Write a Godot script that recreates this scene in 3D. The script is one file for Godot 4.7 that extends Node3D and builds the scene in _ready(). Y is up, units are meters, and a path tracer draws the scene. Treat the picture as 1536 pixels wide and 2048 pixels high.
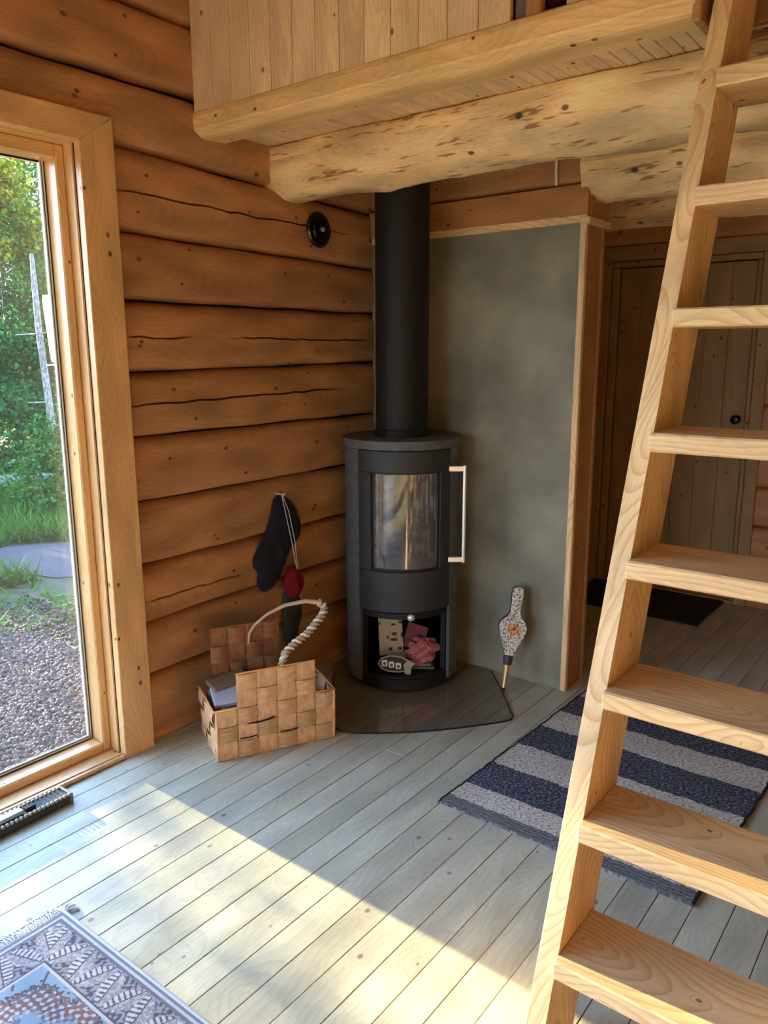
extends Node3D
# Log cabin corner with a wood stove, a loft ladder and a tall window. Left log wall is x = 0, the stove partition is z = 0.

class MB:
	var p := PackedVector3Array()
	var u := PackedVector2Array()
	var g := PackedInt32Array()
	var k := PackedColorArray()
	var col := Color.WHITE
	func tri(a: Vector3, b: Vector3, c: Vector3, ua := Vector2.ZERO, ub := Vector2.ZERO, uc := Vector2.ZERO, sg := -1) -> void:
		p.append(a); p.append(b); p.append(c)
		u.append(ua); u.append(ub); u.append(uc)
		for i in 3:
			g.append(sg); k.append(col)
	func quad(a: Vector3, b: Vector3, c: Vector3, d: Vector3, ua := Vector2.ZERO, ub := Vector2.ZERO, uc := Vector2.ZERO, ud := Vector2.ZERO, sg := -1) -> void:
		tri(a, b, c, ua, ub, uc, sg)
		tri(a, c, d, ua, uc, ud, sg)
	# turns every triangle from index `from` on so that the closed shape faces outwards
	func close(from: int) -> void:
		var m := Vector3.ZERO
		for i in range(from, p.size()):
			m += p[i]
		m /= maxf(1.0, p.size() - from)
		var v := 0.0
		for i in range(from, p.size(), 3):
			v += (p[i] - m).dot((p[i + 1] - m).cross(p[i + 2] - m))
		if v > 0.0:
			flip(from)
	func flip(from: int) -> void:
		for i in range(from, p.size(), 3):
			var a := p[i]; p[i] = p[i + 1]; p[i + 1] = a
			var b := u[i]; u[i] = u[i + 1]; u[i + 1] = b
	func mesh(mat: Material) -> ArrayMesh:
		var st := SurfaceTool.new()
		st.begin(Mesh.PRIMITIVE_TRIANGLES)
		for i in p.size():
			st.set_smooth_group(g[i])
			st.set_color(k[i])
			st.set_uv(u[i])
			st.add_vertex(p[i])
		st.generate_normals()
		st.index()
		st.set_material(mat)
		return st.commit()

var rng := RandomNumberGenerator.new()
var T := {}
var M := {}

# ---------------------------------------------------------------- naming
func tag(o: Node3D, label: String, category := "", group := "", kind := "") -> Node3D:
	if label: o.set_meta("label", label)
	if category: o.set_meta("category", category)
	if group: o.set_meta("group", group)
	if kind: o.set_meta("kind", kind)
	return o

func base(called: String, at := Vector3.ZERO, turn := 0.0, parent: Node3D = null) -> Node3D:
	var o := Node3D.new()
	o.name = called
	o.position = at
	o.rotation.y = turn
	(parent if parent else self).add_child(o, true)
	return o

func put(called: String, mb: MB, mat: Material, parent: Node3D = null, at := Vector3.ZERO) -> MeshInstance3D:
	var o := MeshInstance3D.new()
	o.name = called
	o.mesh = mb.mesh(mat)
	o.position = at
	(parent if parent else self).add_child(o, true)
	return o

# ---------------------------------------------------------------- shapes
func box(mb: MB, c: Vector3, s: Vector3, bev := 0.003, b := Basis(), uo := Vector2.ZERO, grain := -1) -> MB:
	var from := mb.p.size()
	var h := s / 2.0
	bev = minf(bev, minf(h.x, minf(h.y, h.z)) * 0.45)
	var from0 := mb.p.size()
	var ga := grain
	if ga < 0: ga = s.max_axis_index()
	var V := func(f: int, x: float, y: float, z: float) -> Array:
		var q := Vector3(x, y, z)
		var o := [0, 1, 2]
		o.erase(ga)
		var uv: Vector2
		if f == ga:
			uv = Vector2(q[o[0]] * 0.3, q[o[1]])
		else:
			uv = Vector2(q[ga], q[o[1] if f == o[0] else o[0]] + (0.11 if f == o[0] else 0.0))
		return [c + b * q, uv + uo]
	for f in 3:
		var a := (f + 1) % 3
		var d := (f + 2) % 3
		for sg in [-1.0, 1.0]:
			var pts := []
			for m in [[-1, -1], [1, -1], [1, 1], [-1, 1]]:
				var q := Vector3.ZERO
				q[f] = sg * h[f]; q[a] = m[0] * (h[a] - bev); q[d] = m[1] * (h[d] - bev)
				pts.append(V.call(f, q.x, q.y, q.z))
			if sg < 0: pts.reverse()
			mb.quad(pts[3][0], pts[2][0], pts[1][0], pts[0][0], pts[3][1], pts[2][1], pts[1][1], pts[0][1])
		for s1 in [-1.0, 1.0]:
			for s2 in [-1.0, 1.0]:
				var e := []
				for t in [-1.0, 1.0]:
					var q1 := Vector3.ZERO
					q1[a] = s1 * h[a]; q1[d] = s2 * (h[d] - bev); q1[f] = t * (h[f] - bev)
					var q2 := Vector3.ZERO
					q2[a] = s1 * (h[a] - bev); q2[d] = s2 * h[d]; q2[f] = t * (h[f] - bev)
					e.append([V.call(a, q1.x, q1.y, q1.z), V.call(a, q2.x, q2.y, q2.z)])
				if s1 * s2 > 0:
					mb.quad(e[1][0][0], e[1][1][0], e[0][1][0], e[0][0][0], e[1][0][1], e[1][1][1], e[0][1][1], e[0][0][1])
				else:
					mb.quad(e[0][0][0], e[0][1][0], e[1][1][0], e[1][0][0], e[0][0][1], e[0][1][1], e[1][1][1], e[1][0][1])
	for sx in [-1.0, 1.0]:
		for sy in [-1.0, 1.0]:
			for sz in [-1.0, 1.0]:
				var q := [Vector3(h.x, h.y - bev, h.z - bev), Vector3(h.x - bev, h.y, h.z - bev), Vector3(h.x - bev, h.y - bev, h.z)]
				for i in 3: q[i] = c + b * (q[i] * Vector3(sx, sy, sz))
				if sx * sy * sz > 0: mb.tri(q[2], q[1], q[0], uo, uo, uo)
				else: mb.tri(q[0], q[1], q[2], uo, uo, uo)
	mb.close(from0)
	return mb

func bx(c: Vector3, s: Vector3, bev := 0.003, b := Basis(), uo := Vector2(-1, -1), grain := -1) -> MB:
	if uo.x < 0: uo = Vector2(rng.randf() * 1.6, rng.randf() * 0.3)
	return box(MB.new(), c, s, bev, b, uo, grain)

# box between two corners
func bc(a: Vector3, b: Vector3, bev := 0.003, grain := -1) -> MB:
	return bx((a + b) / 2.0, (b - a).abs(), bev, Basis(), Vector2(-1, -1), grain)

func sweep(mb: MB, rings: Array, closed := true, caps := true, sg := 0, us := 1.0, vs := 1.0, uo := Vector2.ZERO, solid := true) -> MB:
	var from := mb.p.size()
	var n: int = rings[0].size()
	var m := n if closed else n - 1
	var vv := [0.0]
	for j in n:
		vv.append(vv[j] + (rings[0][(j + 1) % n] as Vector3).distance_to(rings[0][j]))
	var uu := 0.0
	for i in rings.size() - 1:
		var a: PackedVector3Array = rings[i]
		var b: PackedVector3Array = rings[i + 1]
		var un := uu + a[n / 2].distance_to(b[n / 2])
		for j in m:
			var q := (j + 1) % n
			mb.quad(a[j], a[q], b[q], b[j], uo + Vector2(uu * us, vv[j] * vs), uo + Vector2(uu * us, vv[j + 1] * vs), uo + Vector2(un * us, vv[j + 1] * vs), uo + Vector2(un * us, vv[j] * vs), sg)
		uu = un
	if caps and closed:
		for e in [0, rings.size() - 1]:
			var r: PackedVector3Array = rings[e]
			var c := Vector3.ZERO
			for q in r: c += q
			c /= n
			for j in n:
				var q := (j + 1) % n
				var ua := uo + Vector2(r[j].x, r[j].y)
				if e == 0: mb.tri(c, r[q], r[j], uo + Vector2(c.x, c.y), ua, ua)
				else: mb.tri(c, r[j], r[q], uo + Vector2(c.x, c.y), ua, ua)
	if solid: mb.close(from)
	return mb

func tube(mb: MB, pts: Array, r, seg := 8, sg := 0) -> MB:
	var rings := []
	var up := Vector3(0.13, 0.9, 0.37).normalized()
	for i in pts.size():
		var d: Vector3 = (pts[mini(i + 1, pts.size() - 1)] - pts[maxi(i - 1, 0)]).normalized()
		var x := up.cross(d)
		if x.length() < 0.05: x = Vector3.RIGHT.cross(d)
		x = x.normalized()
		up = d.cross(x).normalized()
		var ring := PackedVector3Array()
		var rr: float = r[i] if r is Array else r
		for j in seg:
			var a := TAU * j / seg
			ring.append(pts[i] + (x * cos(a) + up * sin(a)) * rr)
		rings.append(ring)
	return sweep(mb, rings, true, true, sg)

# profile of (radius, height), turned about y from angle a0 to a1 (0 = +z, towards +x)
func lathe(mb: MB, prof: Array, seg := 32, a0 := 0.0, a1 := TAU, c := Vector3.ZERO, sg := -1, solid := true) -> MB:
	var from := mb.p.size()
	var acc := [0.0]
	for i in prof.size() - 1:
		acc.append(acc[i] + (prof[i + 1] as Vector2).distance_to(prof[i]))
	for j in seg:
		var t0 := lerpf(a0, a1, float(j) / seg)
		var t1 := lerpf(a0, a1, float(j + 1) / seg)
		for i in prof.size() - 1:
			var P: Vector2 = prof[i]
			var Q: Vector2 = prof[i + 1]
			var f := func(v: Vector2, t: float) -> Vector3: return c + Vector3(sin(t) * v.x, v.y, cos(t) * v.x)
			var s2 := i + 1 if sg < 0 else sg
			mb.quad(f.call(P, t0), f.call(P, t1), f.call(Q, t1), f.call(Q, t0), Vector2(t0 * 0.27, acc[i]), Vector2(t1 * 0.27, acc[i]), Vector2(t1 * 0.27, acc[i + 1]), Vector2(t0 * 0.27, acc[i + 1]), s2)
	if solid: mb.close(from)
	return mb

# a curved slab: radii r0..r1, heights y0..y1, angles a0..a1, closed on all sides
func arc_slab(mb: MB, r0: float, r1: float, y0: float, y1: float, a0: float, a1: float, seg := 12) -> MB:
	var from := mb.p.size()
	var b := 0.003
	var prof := [Vector2(r0, y0), Vector2(r1 - b, y0), Vector2(r1, y0 + b), Vector2(r1, y1 - b), Vector2(r1 - b, y1), Vector2(r0, y1)]
	var rings := []
	for j in seg + 1:
		var t := lerpf(a0, a1, float(j) / seg)
		var ring := PackedVector3Array()
		for q in prof: ring.append(Vector3(sin(t) * q.x, q.y, cos(t) * q.x))
		rings.append(ring)
	var n := prof.size()
	for j in seg:
		for i in n:
			var q := (i + 1) % n
			mb.quad(rings[j][i], rings[j][q], rings[j + 1][q], rings[j + 1][i], Vector2(j * 0.02, prof[i].y), Vector2(j * 0.02, prof[q].y), Vector2(j * 0.02 + 0.02, prof[q].y), Vector2(j * 0.02 + 0.02, prof[i].y), i + 1)
	for e in [0, seg]:
		for i in range(1, n - 1):
			if e == 0: mb.tri(rings[e][0], rings[e][i + 1], rings[e][i])
			else: mb.tri(rings[e][0], rings[e][i], rings[e][i + 1])
	mb.close(from)
	return mb

# a flat outline (in the x-y plane) given a thickness along z, edges bevelled on the front
func slab(mb: MB, poly: PackedVector2Array, z0: float, z1: float, bev := 0.0, us := 1.0, upright := false) -> MB:
	var from := mb.p.size()
	var inner := PackedVector2Array()
	var n := poly.size()
	var c := Vector2.ZERO
	for q in poly: c += q / n
	for i in n:
		var e := (poly[(i + 1) % n] - poly[(i + n - 1) % n]).normalized()
		var nn := Vector2(-e.y, e.x)
		if nn.dot(c - poly[i]) < 0: nn = -nn
		inner.append(poly[i] + nn * bev)
	var tr := Geometry2D.triangulate_polygon(poly)
	var cw := Geometry2D.is_polygon_clockwise(poly)
	var zf := z1 - bev * 0.7
	for i in range(0, tr.size(), 3):
		var a := tr[i]; var b := tr[i + 1]; var d := tr[i + 2]
		var A := inner[a]; var B := inner[b]; var D := inner[d]
		var P := poly[a]; var Q := poly[b]; var R := poly[d]
		if (B - A).cross(D - A) > 0:
			var t := B; B = D; D = t
			t = Q; Q = R; R = t
		mb.tri(Vector3(A.x, A.y, z1), Vector3(B.x, B.y, z1), Vector3(D.x, D.y, z1), A * us, B * us, D * us)
		mb.tri(Vector3(P.x, P.y, z0), Vector3(R.x, R.y, z0), Vector3(Q.x, Q.y, z0), P * us, R * us, Q * us)
	var th := Vector2(z1 - z0, 0) if upright else Vector2(0, z1 - z0)
	for i in n:
		var q := (i + 1) % n
		var b := i if cw else q
		var a := q if cw else i
		mb.quad(Vector3(poly[a].x, poly[a].y, zf), Vector3(poly[b].x, poly[b].y, zf), Vector3(poly[b].x, poly[b].y, z0), Vector3(poly[a].x, poly[a].y, z0), poly[a] * us, poly[b] * us, (poly[b] + th) * us, (poly[a] + th) * us)
		if bev > 0:
			mb.quad(Vector3(inner[a].x, inner[a].y, z1), Vector3(inner[b].x, inner[b].y, z1), Vector3(poly[b].x, poly[b].y, zf), Vector3(poly[a].x, poly[a].y, zf), inner[a] * us, inner[b] * us, poly[b] * us, poly[a] * us)
	if upright:
		for i in range(from, mb.u.size()): mb.u[i] = Vector2(mb.u[i].y, mb.u[i].x)
	mb.close(from)
	return mb

func flat_poly(poly: Array) -> PackedVector2Array:   # floor outline (x, z) -> the x-y plane of slab()
	var o := PackedVector2Array()
	for q in poly: o.append(Vector2(q.x, -q.y))
	return o

# ---------------------------------------------------------------- textures
func noise(s: int, f := 1.0, oct := 1) -> FastNoiseLite:
	var n := FastNoiseLite.new()
	n.seed = s
	n.noise_type = FastNoiseLite.TYPE_SIMPLEX_SMOOTH
	n.frequency = f
	n.fractal_type = FastNoiseLite.FRACTAL_NONE if oct == 1 else FastNoiseLite.FRACTAL_FBM
	n.fractal_octaves = oct
	return n

# sawn or peeled wood, 1.6 m along the grain (repeating) by h/w*1.6 m across
func wood(sd: int, w: int, h: int, cfg: Dictionary) -> ImageTexture:
	var r := RandomNumberGenerator.new()
	r.seed = sd
	var n := noise(sd)
	var L := 1.6
	var H := L * h / w
	var R := L / TAU
	var kn := []
	for i in int(cfg.knots):
		var kr: float = r.randf_range(0.5, 1.0) * float(cfg.knot_r)
		kn.append([r.randf() * L, r.randf() * H, kr, 1.0 if r.randf() < 0.5 else -1.0, r.randf_range(0.6, 1.0)])
	var data := PackedByteArray()
	data.resize(w * h * 3)
	var bc_: Color = cfg.base
	var lc: Color = cfg.late
	var kc: Color = cfg.knot
	var ring: float = cfg.ring
	var warp: float = cfg.warp
	var hh: float = cfg.heart
	var con: float = cfg.contrast
	var blot: float = cfg.blotch
	var streak: float = cfg.get("streak", 0.0)
	var at := 0
	var hearts := PackedFloat32Array()
	for x in w:
		var a := TAU * x / w
		hearts.append(0.012 + hh * absf(n.get_noise_3d(cos(a) * R * 1.6, sin(a) * R * 1.6, 7.0)) )
	for y in h:
		var v := H * y / h
		var band := floorf(v / 0.16)
		var d := v - band * 0.16 - 0.08
		for x in w:
			var a := TAU * x / w
			var cx := cos(a) * R
			var cy := sin(a) * R
			var dv := d + warp * n.get_noise_3d(cx * 1.7, cy * 1.7, v * 5.0 + 3.0)
			var f := sqrt(dv * dv + hearts[(x + int(band) * 313) % w] ** 2) / ring
			var km := 0.0
			var x0 := L * x / w
			for q in kn:
				var du: float = absf(x0 - q[0])
				du = minf(du, L - du)
				if du > 0.12: continue
				var kv: float = v - q[1]
				if absf(kv) > 0.06: continue
				var kr: float = q[2]
				var e := sqrt(du * du * 0.55 + kv * kv)
				f += q[3] * 2.2 * exp(-e * e / (6.0 * kr * kr))
				km = maxf(km, (1.0 - smoothstep(kr * 0.55, kr * 1.15, e)) * q[4])
			var s := f - floorf(f)
			s = s * s * s if s < 0.94 else (1.0 - s) * 14.0
			s *= con
			var fib := n.get_noise_3d(cx * 6.0, cy * 6.0, v * 420.0) * 0.5 + n.get_noise_3d(cx * 30.0, cy * 30.0, v * 170.0 + 40.0) * 0.5
			var bl := n.get_noise_3d(cx * 3.0, cy * 3.0, v * 9.0 + 90.0)
			if streak > 0.0:
				var t := n.get_noise_3d(cx * 5.0, cy * 5.0, v * 42.0 + 60.0) + 0.6 * n.get_noise_3d(cx * 15.0, cy * 15.0, v * 110.0 + 160.0)
				s = maxf(s, streak * smoothstep(0.52, 0.98, t))
			var c := bc_.lerp(lc, clampf(s, 0.0, 1.0))
			c = c.lerp(kc, km)
			var m := 1.0 + fib * float(cfg.fiber) + bl * blot
			data[at] = int(clampf(c.r * m, 0.0, 1.0) * 255.0)
			data[at + 1] = int(clampf(c.g * m, 0.0, 1.0) * 255.0)
			data[at + 2] = int(clampf(c.b * m, 0.0, 1.0) * 255.0)
			at += 3
	return ImageTexture.create_from_image(Image.create_from_data(w, h, false, Image.FORMAT_RGB8, data))

func mat(c: Color, rough := 0.7, metal := 0.0, tex: Texture2D = null, uvs := Vector2.ONE) -> StandardMaterial3D:
	var m := StandardMaterial3D.new()
	m.albedo_color = c
	m.roughness = rough
	m.metallic = metal
	m.vertex_color_use_as_albedo = true
	if tex:
		m.albedo_texture = tex
		m.uv1_scale = Vector3(uvs.x, uvs.y, 1)
	return m

func wmat(tex: Texture2D, rough := 0.6, tint := Color.WHITE, along := 1.6, across := 0.5) -> StandardMaterial3D:
	return mat(tint, rough, 0.0, tex, Vector2(1.0 / along, 1.0 / across))

func speckle(m: StandardMaterial3D, freq: float, height: float) -> void:
	var t := NoiseTexture2D.new()
	t.width = 256; t.height = 256; t.seamless = true
	t.noise = noise(5, freq, 4)
	m.heightmap_enabled = true
	m.heightmap_texture = t
	m.heightmap_scale = height

func mottle(c0: Color, c1: Color, freq: float, sd: int, oct := 4, size := 256) -> ImageTexture:
	var n := noise(sd, freq / size, oct)
	var g := n.get_seamless_image(size, size, false, false, 0.15)
	var im := Image.create(size, size, false, Image.FORMAT_RGB8)
	for y in size:
		for x in size:
			im.set_pixel(x, y, c0.lerp(c1, g.get_pixel(x, y).r))
	return ImageTexture.create_from_image(im)

func reflection_streaks() -> ImageTexture:      # sooty fire bricks, door glass reflections painted on as pale streaks
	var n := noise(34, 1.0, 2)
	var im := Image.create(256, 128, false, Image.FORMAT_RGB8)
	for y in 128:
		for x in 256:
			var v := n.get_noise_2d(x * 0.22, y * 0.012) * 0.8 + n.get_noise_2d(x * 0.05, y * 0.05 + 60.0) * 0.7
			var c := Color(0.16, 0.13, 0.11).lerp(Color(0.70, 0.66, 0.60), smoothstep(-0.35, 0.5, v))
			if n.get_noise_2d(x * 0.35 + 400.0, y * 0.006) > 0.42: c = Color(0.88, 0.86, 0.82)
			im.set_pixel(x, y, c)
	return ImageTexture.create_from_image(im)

func make_materials() -> void:
	T.log = wood(11, 1024, 320, {base = Color(0.72, 0.53, 0.345), late = Color(0.58, 0.39, 0.22), knot = Color(0.36, 0.19, 0.09), ring = 0.015, warp = 0.05, heart = 0.12, contrast = 0.34, fiber = 0.07, blotch = 0.14, knots = 11, knot_r = 0.011})
	T.log2 = wood(12, 1024, 320, {base = Color(0.74, 0.55, 0.365), late = Color(0.56, 0.37, 0.21), knot = Color(0.40, 0.21, 0.10), ring = 0.018, warp = 0.07, heart = 0.09, contrast = 0.32, fiber = 0.07, blotch = 0.16, knots = 9, knot_r = 0.011, streak = 0.25})
	T.pine = wood(13, 1024, 320, {base = Color(0.91, 0.785, 0.575), late = Color(0.74, 0.53, 0.315), knot = Color(0.46, 0.27, 0.15), ring = 0.0135, warp = 0.035, heart = 0.10, contrast = 0.62, fiber = 0.06, blotch = 0.08, knots = 5, knot_r = 0.010})
	T.board = wood(14, 1024, 320, {base = Color(0.92, 0.79, 0.605), late = Color(0.79, 0.61, 0.425), knot = Color(0.42, 0.23, 0.14), ring = 0.012, warp = 0.03, heart = 0.08, contrast = 0.42, fiber = 0.07, blotch = 0.08, knots = 15, knot_r = 0.008})
	T.floor = wood(15, 1024, 320, {base = Color(0.755, 0.76, 0.66), late = Color(0.65, 0.645, 0.55), knot = Color(0.50, 0.45, 0.39), ring = 0.014, warp = 0.04, heart = 0.09, contrast = 0.45, fiber = 0.07, blotch = 0.09, knots = 10, knot_r = 0.008})
	T.beam = wood(16, 1024, 320, {base = Color(0.955, 0.82, 0.60), late = Color(0.62, 0.42, 0.25), knot = Color(0.30, 0.23, 0.19), ring = 0.03, warp = 0.12, heart = 0.05, contrast = 0.12, fiber = 0.08, blotch = 0.16, knots = 5, knot_r = 0.013, streak = 0.8})
	var vc := [T.log, T.log2]
	M.log = wmat(vc[0], 0.55)
	M.log2 = wmat(vc[1], 0.55)
	M.walls = wmat(T.log, 0.7, Color(0.62, 0.60, 0.58))
	M.seal = mat(Color(0.11, 0.065, 0.035), 0.95)
	M.pine = wmat(T.pine, 0.55)
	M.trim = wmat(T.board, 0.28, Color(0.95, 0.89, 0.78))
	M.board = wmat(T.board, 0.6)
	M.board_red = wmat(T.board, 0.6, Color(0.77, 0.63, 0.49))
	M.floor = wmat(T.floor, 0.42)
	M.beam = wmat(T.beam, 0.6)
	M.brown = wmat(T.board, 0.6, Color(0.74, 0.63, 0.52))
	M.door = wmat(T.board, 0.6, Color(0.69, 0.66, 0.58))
	M.dark = mat(Color(0.06, 0.05, 0.045), 0.9)
	M.cement = mat(Color.WHITE, 0.75, 0.0, mottle(Color(0.45, 0.44, 0.37), Color(0.62, 0.61, 0.525), 4.0, 31), Vector2(0.6, 0.6))
	M.iron = mat(Color(0.20, 0.215, 0.215), 0.55, 0.2)
	M.pipe = mat(Color(0.085, 0.088, 0.088), 0.6, 0.2)
	M.black = mat(Color(0.05, 0.05, 0.055), 0.6)
	M.stone = mat(Color.WHITE, 0.6, 0.0, mottle(Color(0.28, 0.30, 0.30), Color(0.40, 0.42, 0.415), 9.0, 32), Vector2(2, 2))
	M.steel = mat(Color(0.93, 0.94, 0.95), 0.3, 0.55)
	M.lining = mat(Color.WHITE, 0.85, 0.0, reflection_streaks(), Vector2(0.9, 1.9))  # pale streaks in this texture imitate reflections in the door glass
	M.ash = mat(Color(0.66, 0.65, 0.63), 0.95)
	var gl := StandardMaterial3D.new()
	gl.transparency = BaseMaterial3D.TRANSPARENCY_ALPHA
	gl.albedo_color = Color(0.9, 0.95, 0.93, 0.04)
	gl.roughness = 0.02
	M.glass = gl
	var sg: StandardMaterial3D = gl.duplicate()
	sg.albedo_color = Color(0.60, 0.58, 0.55, 0.16)
	M.smoke = sg
	var hg: StandardMaterial3D = gl.duplicate()
	hg.albedo_color = Color(0.40, 0.34, 0.25, 0.17)
	M.hearth = hg

# ---------------------------------------------------------------- timber pieces
# one hewn wall log in its own frame: length along x, face towards +z, seams at y0/y1 (each [at left end, at right end])
func hewn_log(x0: float, x1: float, y0: Array, y1: Array, sd: int, cracks := [], knee := -100.0, depth := 0.19) -> MB:
	var n := noise(sd)
	var rings := []
	var steps := maxi(2, int((x1 - x0) / 0.05))
	var F := [0.0, 0.02, 0.05, 0.10, 0.19, 0.40, 0.9]
	var lip := 0.9 + 0.9 * absf(n.get_noise_1d(sd * 3.1))
	for i in steps + 1:
		var t := float(i) / steps
		var x := lerpf(x0, x1, t)
		var t2 := clampf((x - maxf(knee, x0)) / (x1 - maxf(knee, x0)), 0.0, 1.0)
		var a := lerpf(y0[0], y0[1], t2) + 0.004 * n.get_noise_2d(x * 2.5, 1.0)
		var b := lerpf(y1[0], y1[1], t2) + 0.004 * n.get_noise_2d(x * 2.5, sd + 9.0)
		var tc := 0.15 * n.get_noise_1d(sd)
		var dep := 0.0
		for c in cracks:                      # [x from, x to, y from, y to, depth]
			if x > c[0] - 0.02 and x < c[1] + 0.02:
				var k := clampf(inverse_lerp(c[0], c[1], x), 0.0, 1.0)
				tc = inverse_lerp(a, b, lerpf(c[2], c[3], k) + 0.007 * n.get_noise_2d(x * 9.0, 44.0)) * 2.0 - 1.0
				dep = float(c[4]) * clampf(minf(k, 1.0 - k) * 9.0, 0.15, 1.0) * (0.75 + 0.5 * n.get_noise_2d(x * 14.0, 5.0))
		var ts := []
		for f in F: ts.append(lerpf(-1.0, tc, f))
		var w := 0.0055 / (b - a) * 2.0
		ts.append(tc - w); ts.append(tc); ts.append(tc + w * 0.6)
		for j in F.size(): ts.append(lerpf(1.0, tc, F[F.size() - 1 - j]))
		var ring := PackedVector3Array([Vector3(x, a, -depth)])
		for j in ts.size():
			var s: float = ts[j]
			var low := 1.0 if s < 0.0 else lip
			var z := 0.012 - 0.046 * pow(absf(s), 20.0 if s < 0.0 else 11.0 - 3.0 * lip) * low - 0.003 * s * s + 0.004 * n.get_noise_3d(x * 1.3, s * 1.2, sd) + 0.002 * n.get_noise_3d(x * 7.0, s * 3.0, sd + 5.0)
			if j == F.size() + 1: z -= dep
			ring.append(Vector3(x, lerpf(a, b, s * 0.5 + 0.5), z))
		ring.append(Vector3(x, b, -depth))
		rings.append(ring)
	var mb := MB.new()
	var r2 := RandomNumberGenerator.new()
	r2.seed = sd
	var g := r2.randf_range(0.86, 1.06)
	mb.col = Color(g, g * r2.randf_range(0.95, 1.03), g * r2.randf_range(0.9, 1.05))
	sweep(mb, rings, true, true, 1, 1.0, 1.0, Vector2(r2.randf() * 1.6, r2.randf() * 0.04 - depth))
	var m: int = rings[0].size()
	for i in rings.size() - 1:
		for j in [F.size() + 1, F.size() + 2]:      # the two faces of the drying crack keep a sharp edge
			for v in 6: mb.g[(i * m + j) * 6 + v] = -1
	return mb

# a round peeled log along x
func round_log(x0: float, x1: float, y: float, z: float, r: float, sd: int, flat_top := 0.0, lumps := 0.012) -> MB:
	var n := noise(sd)
	var rings := []
	var steps := int((x1 - x0) / 0.035)
	for i in steps + 1:
		var x := lerpf(x0, x1, float(i) / steps)
		var ring := PackedVector3Array()
		for j in 36:
			var a := TAU * j / 36.0
			var q := Vector3(0, sin(a), cos(a))
			var rr := r + lumps * n.get_noise_3d(x * 3.0, q.y * 1.2, q.z * 1.2) + lumps * 0.45 * n.get_noise_3d(x * 9.0, q.y * 3.5, q.z * 3.5) + 0.5 * lumps * n.get_noise_1d(x * 1.1)
			var p := q * rr
			if flat_top > 0.0: p.y = minf(p.y, flat_top)
			ring.append(Vector3(x, y + p.y, z + p.z))
		rings.append(ring)
	return sweep(MB.new(), rings, true, true, 1, 1.0, 1.0, Vector2(0.2 * sd, 0))

func _ready() -> void:
	rng.seed = 4711
	# ------------------------------------------------------------ camera, sky, sun, exposure
	var cam := Camera3D.new()
	cam.name = "camera"
	cam.transform = Transform3D(Basis(Vector3(0.79138, -0.00351, -0.61131), Vector3(-0.12063, 0.97943, -0.16178), Vector3(0.59931, 0.20177, 0.77467)).orthonormalized(), Vector3(2.540, 1.55, 3.193))
	cam.fov = 66.49
	cam.near = 0.05
	cam.far = 300.0
	cam.current = true
	add_child(cam)
	var we := WorldEnvironment.new()
	we.name = "world_environment"
	var env := Environment.new()
	env.background_mode = Environment.BG_SKY
	var sky := Sky.new()
	var sm := ProceduralSkyMaterial.new()
	sm.sky_top_color = Color(0.52, 0.67, 0.90)
	sm.sky_horizon_color = Color(0.83, 0.885, 0.95)
	sm.sky_curve = 0.2
	sm.ground_bottom_color = Color(0.20, 0.21, 0.17)
	sm.ground_horizon_color = Color(0.40, 0.42, 0.38)
	sm.sky_energy_multiplier = 1.0
	sky.sky_material = sm
	env.sky = sky
	env.tonemap_mode = Environment.TONE_MAPPER_LINEAR
	env.tonemap_exposure = 15.3
	env.sdfgi_enabled = true
	env.ssao_enabled = true
	env.ssil_enabled = true
	we.environment = env
	add_child(we)
	var sun := DirectionalLight3D.new()
	sun.name = "sun"
	sun.basis = Basis.looking_at(Vector3(0.9812, -0.1930, 0.004), Vector3.UP)
	sun.light_color = Color(1.0, 0.91, 0.75)
	sun.light_energy = 1.75
	sun.light_angular_distance = 0.8
	sun.shadow_enabled = true
	sun.sky_mode = DirectionalLight3D.SKY_MODE_LIGHT_ONLY
	add_child(sun)

	make_materials()
	build_shell()
	build_window()
	build_loft()
	build_partition()
	build_hall()
	build_outside()
	build_stove()
	build_ladder()
	build_rugs()
	build_basket()
	build_wall_things()
	build_small_things()

func tone(mb: MB, lo := 0.88, hi := 1.05) -> MB:
	var g := rng.randf_range(lo, hi)
	var c := Color(g, g * rng.randf_range(0.97, 1.02), g * rng.randf_range(0.93, 1.04))
	for i in mb.k.size(): mb.k[i] = c
	return mb

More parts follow.
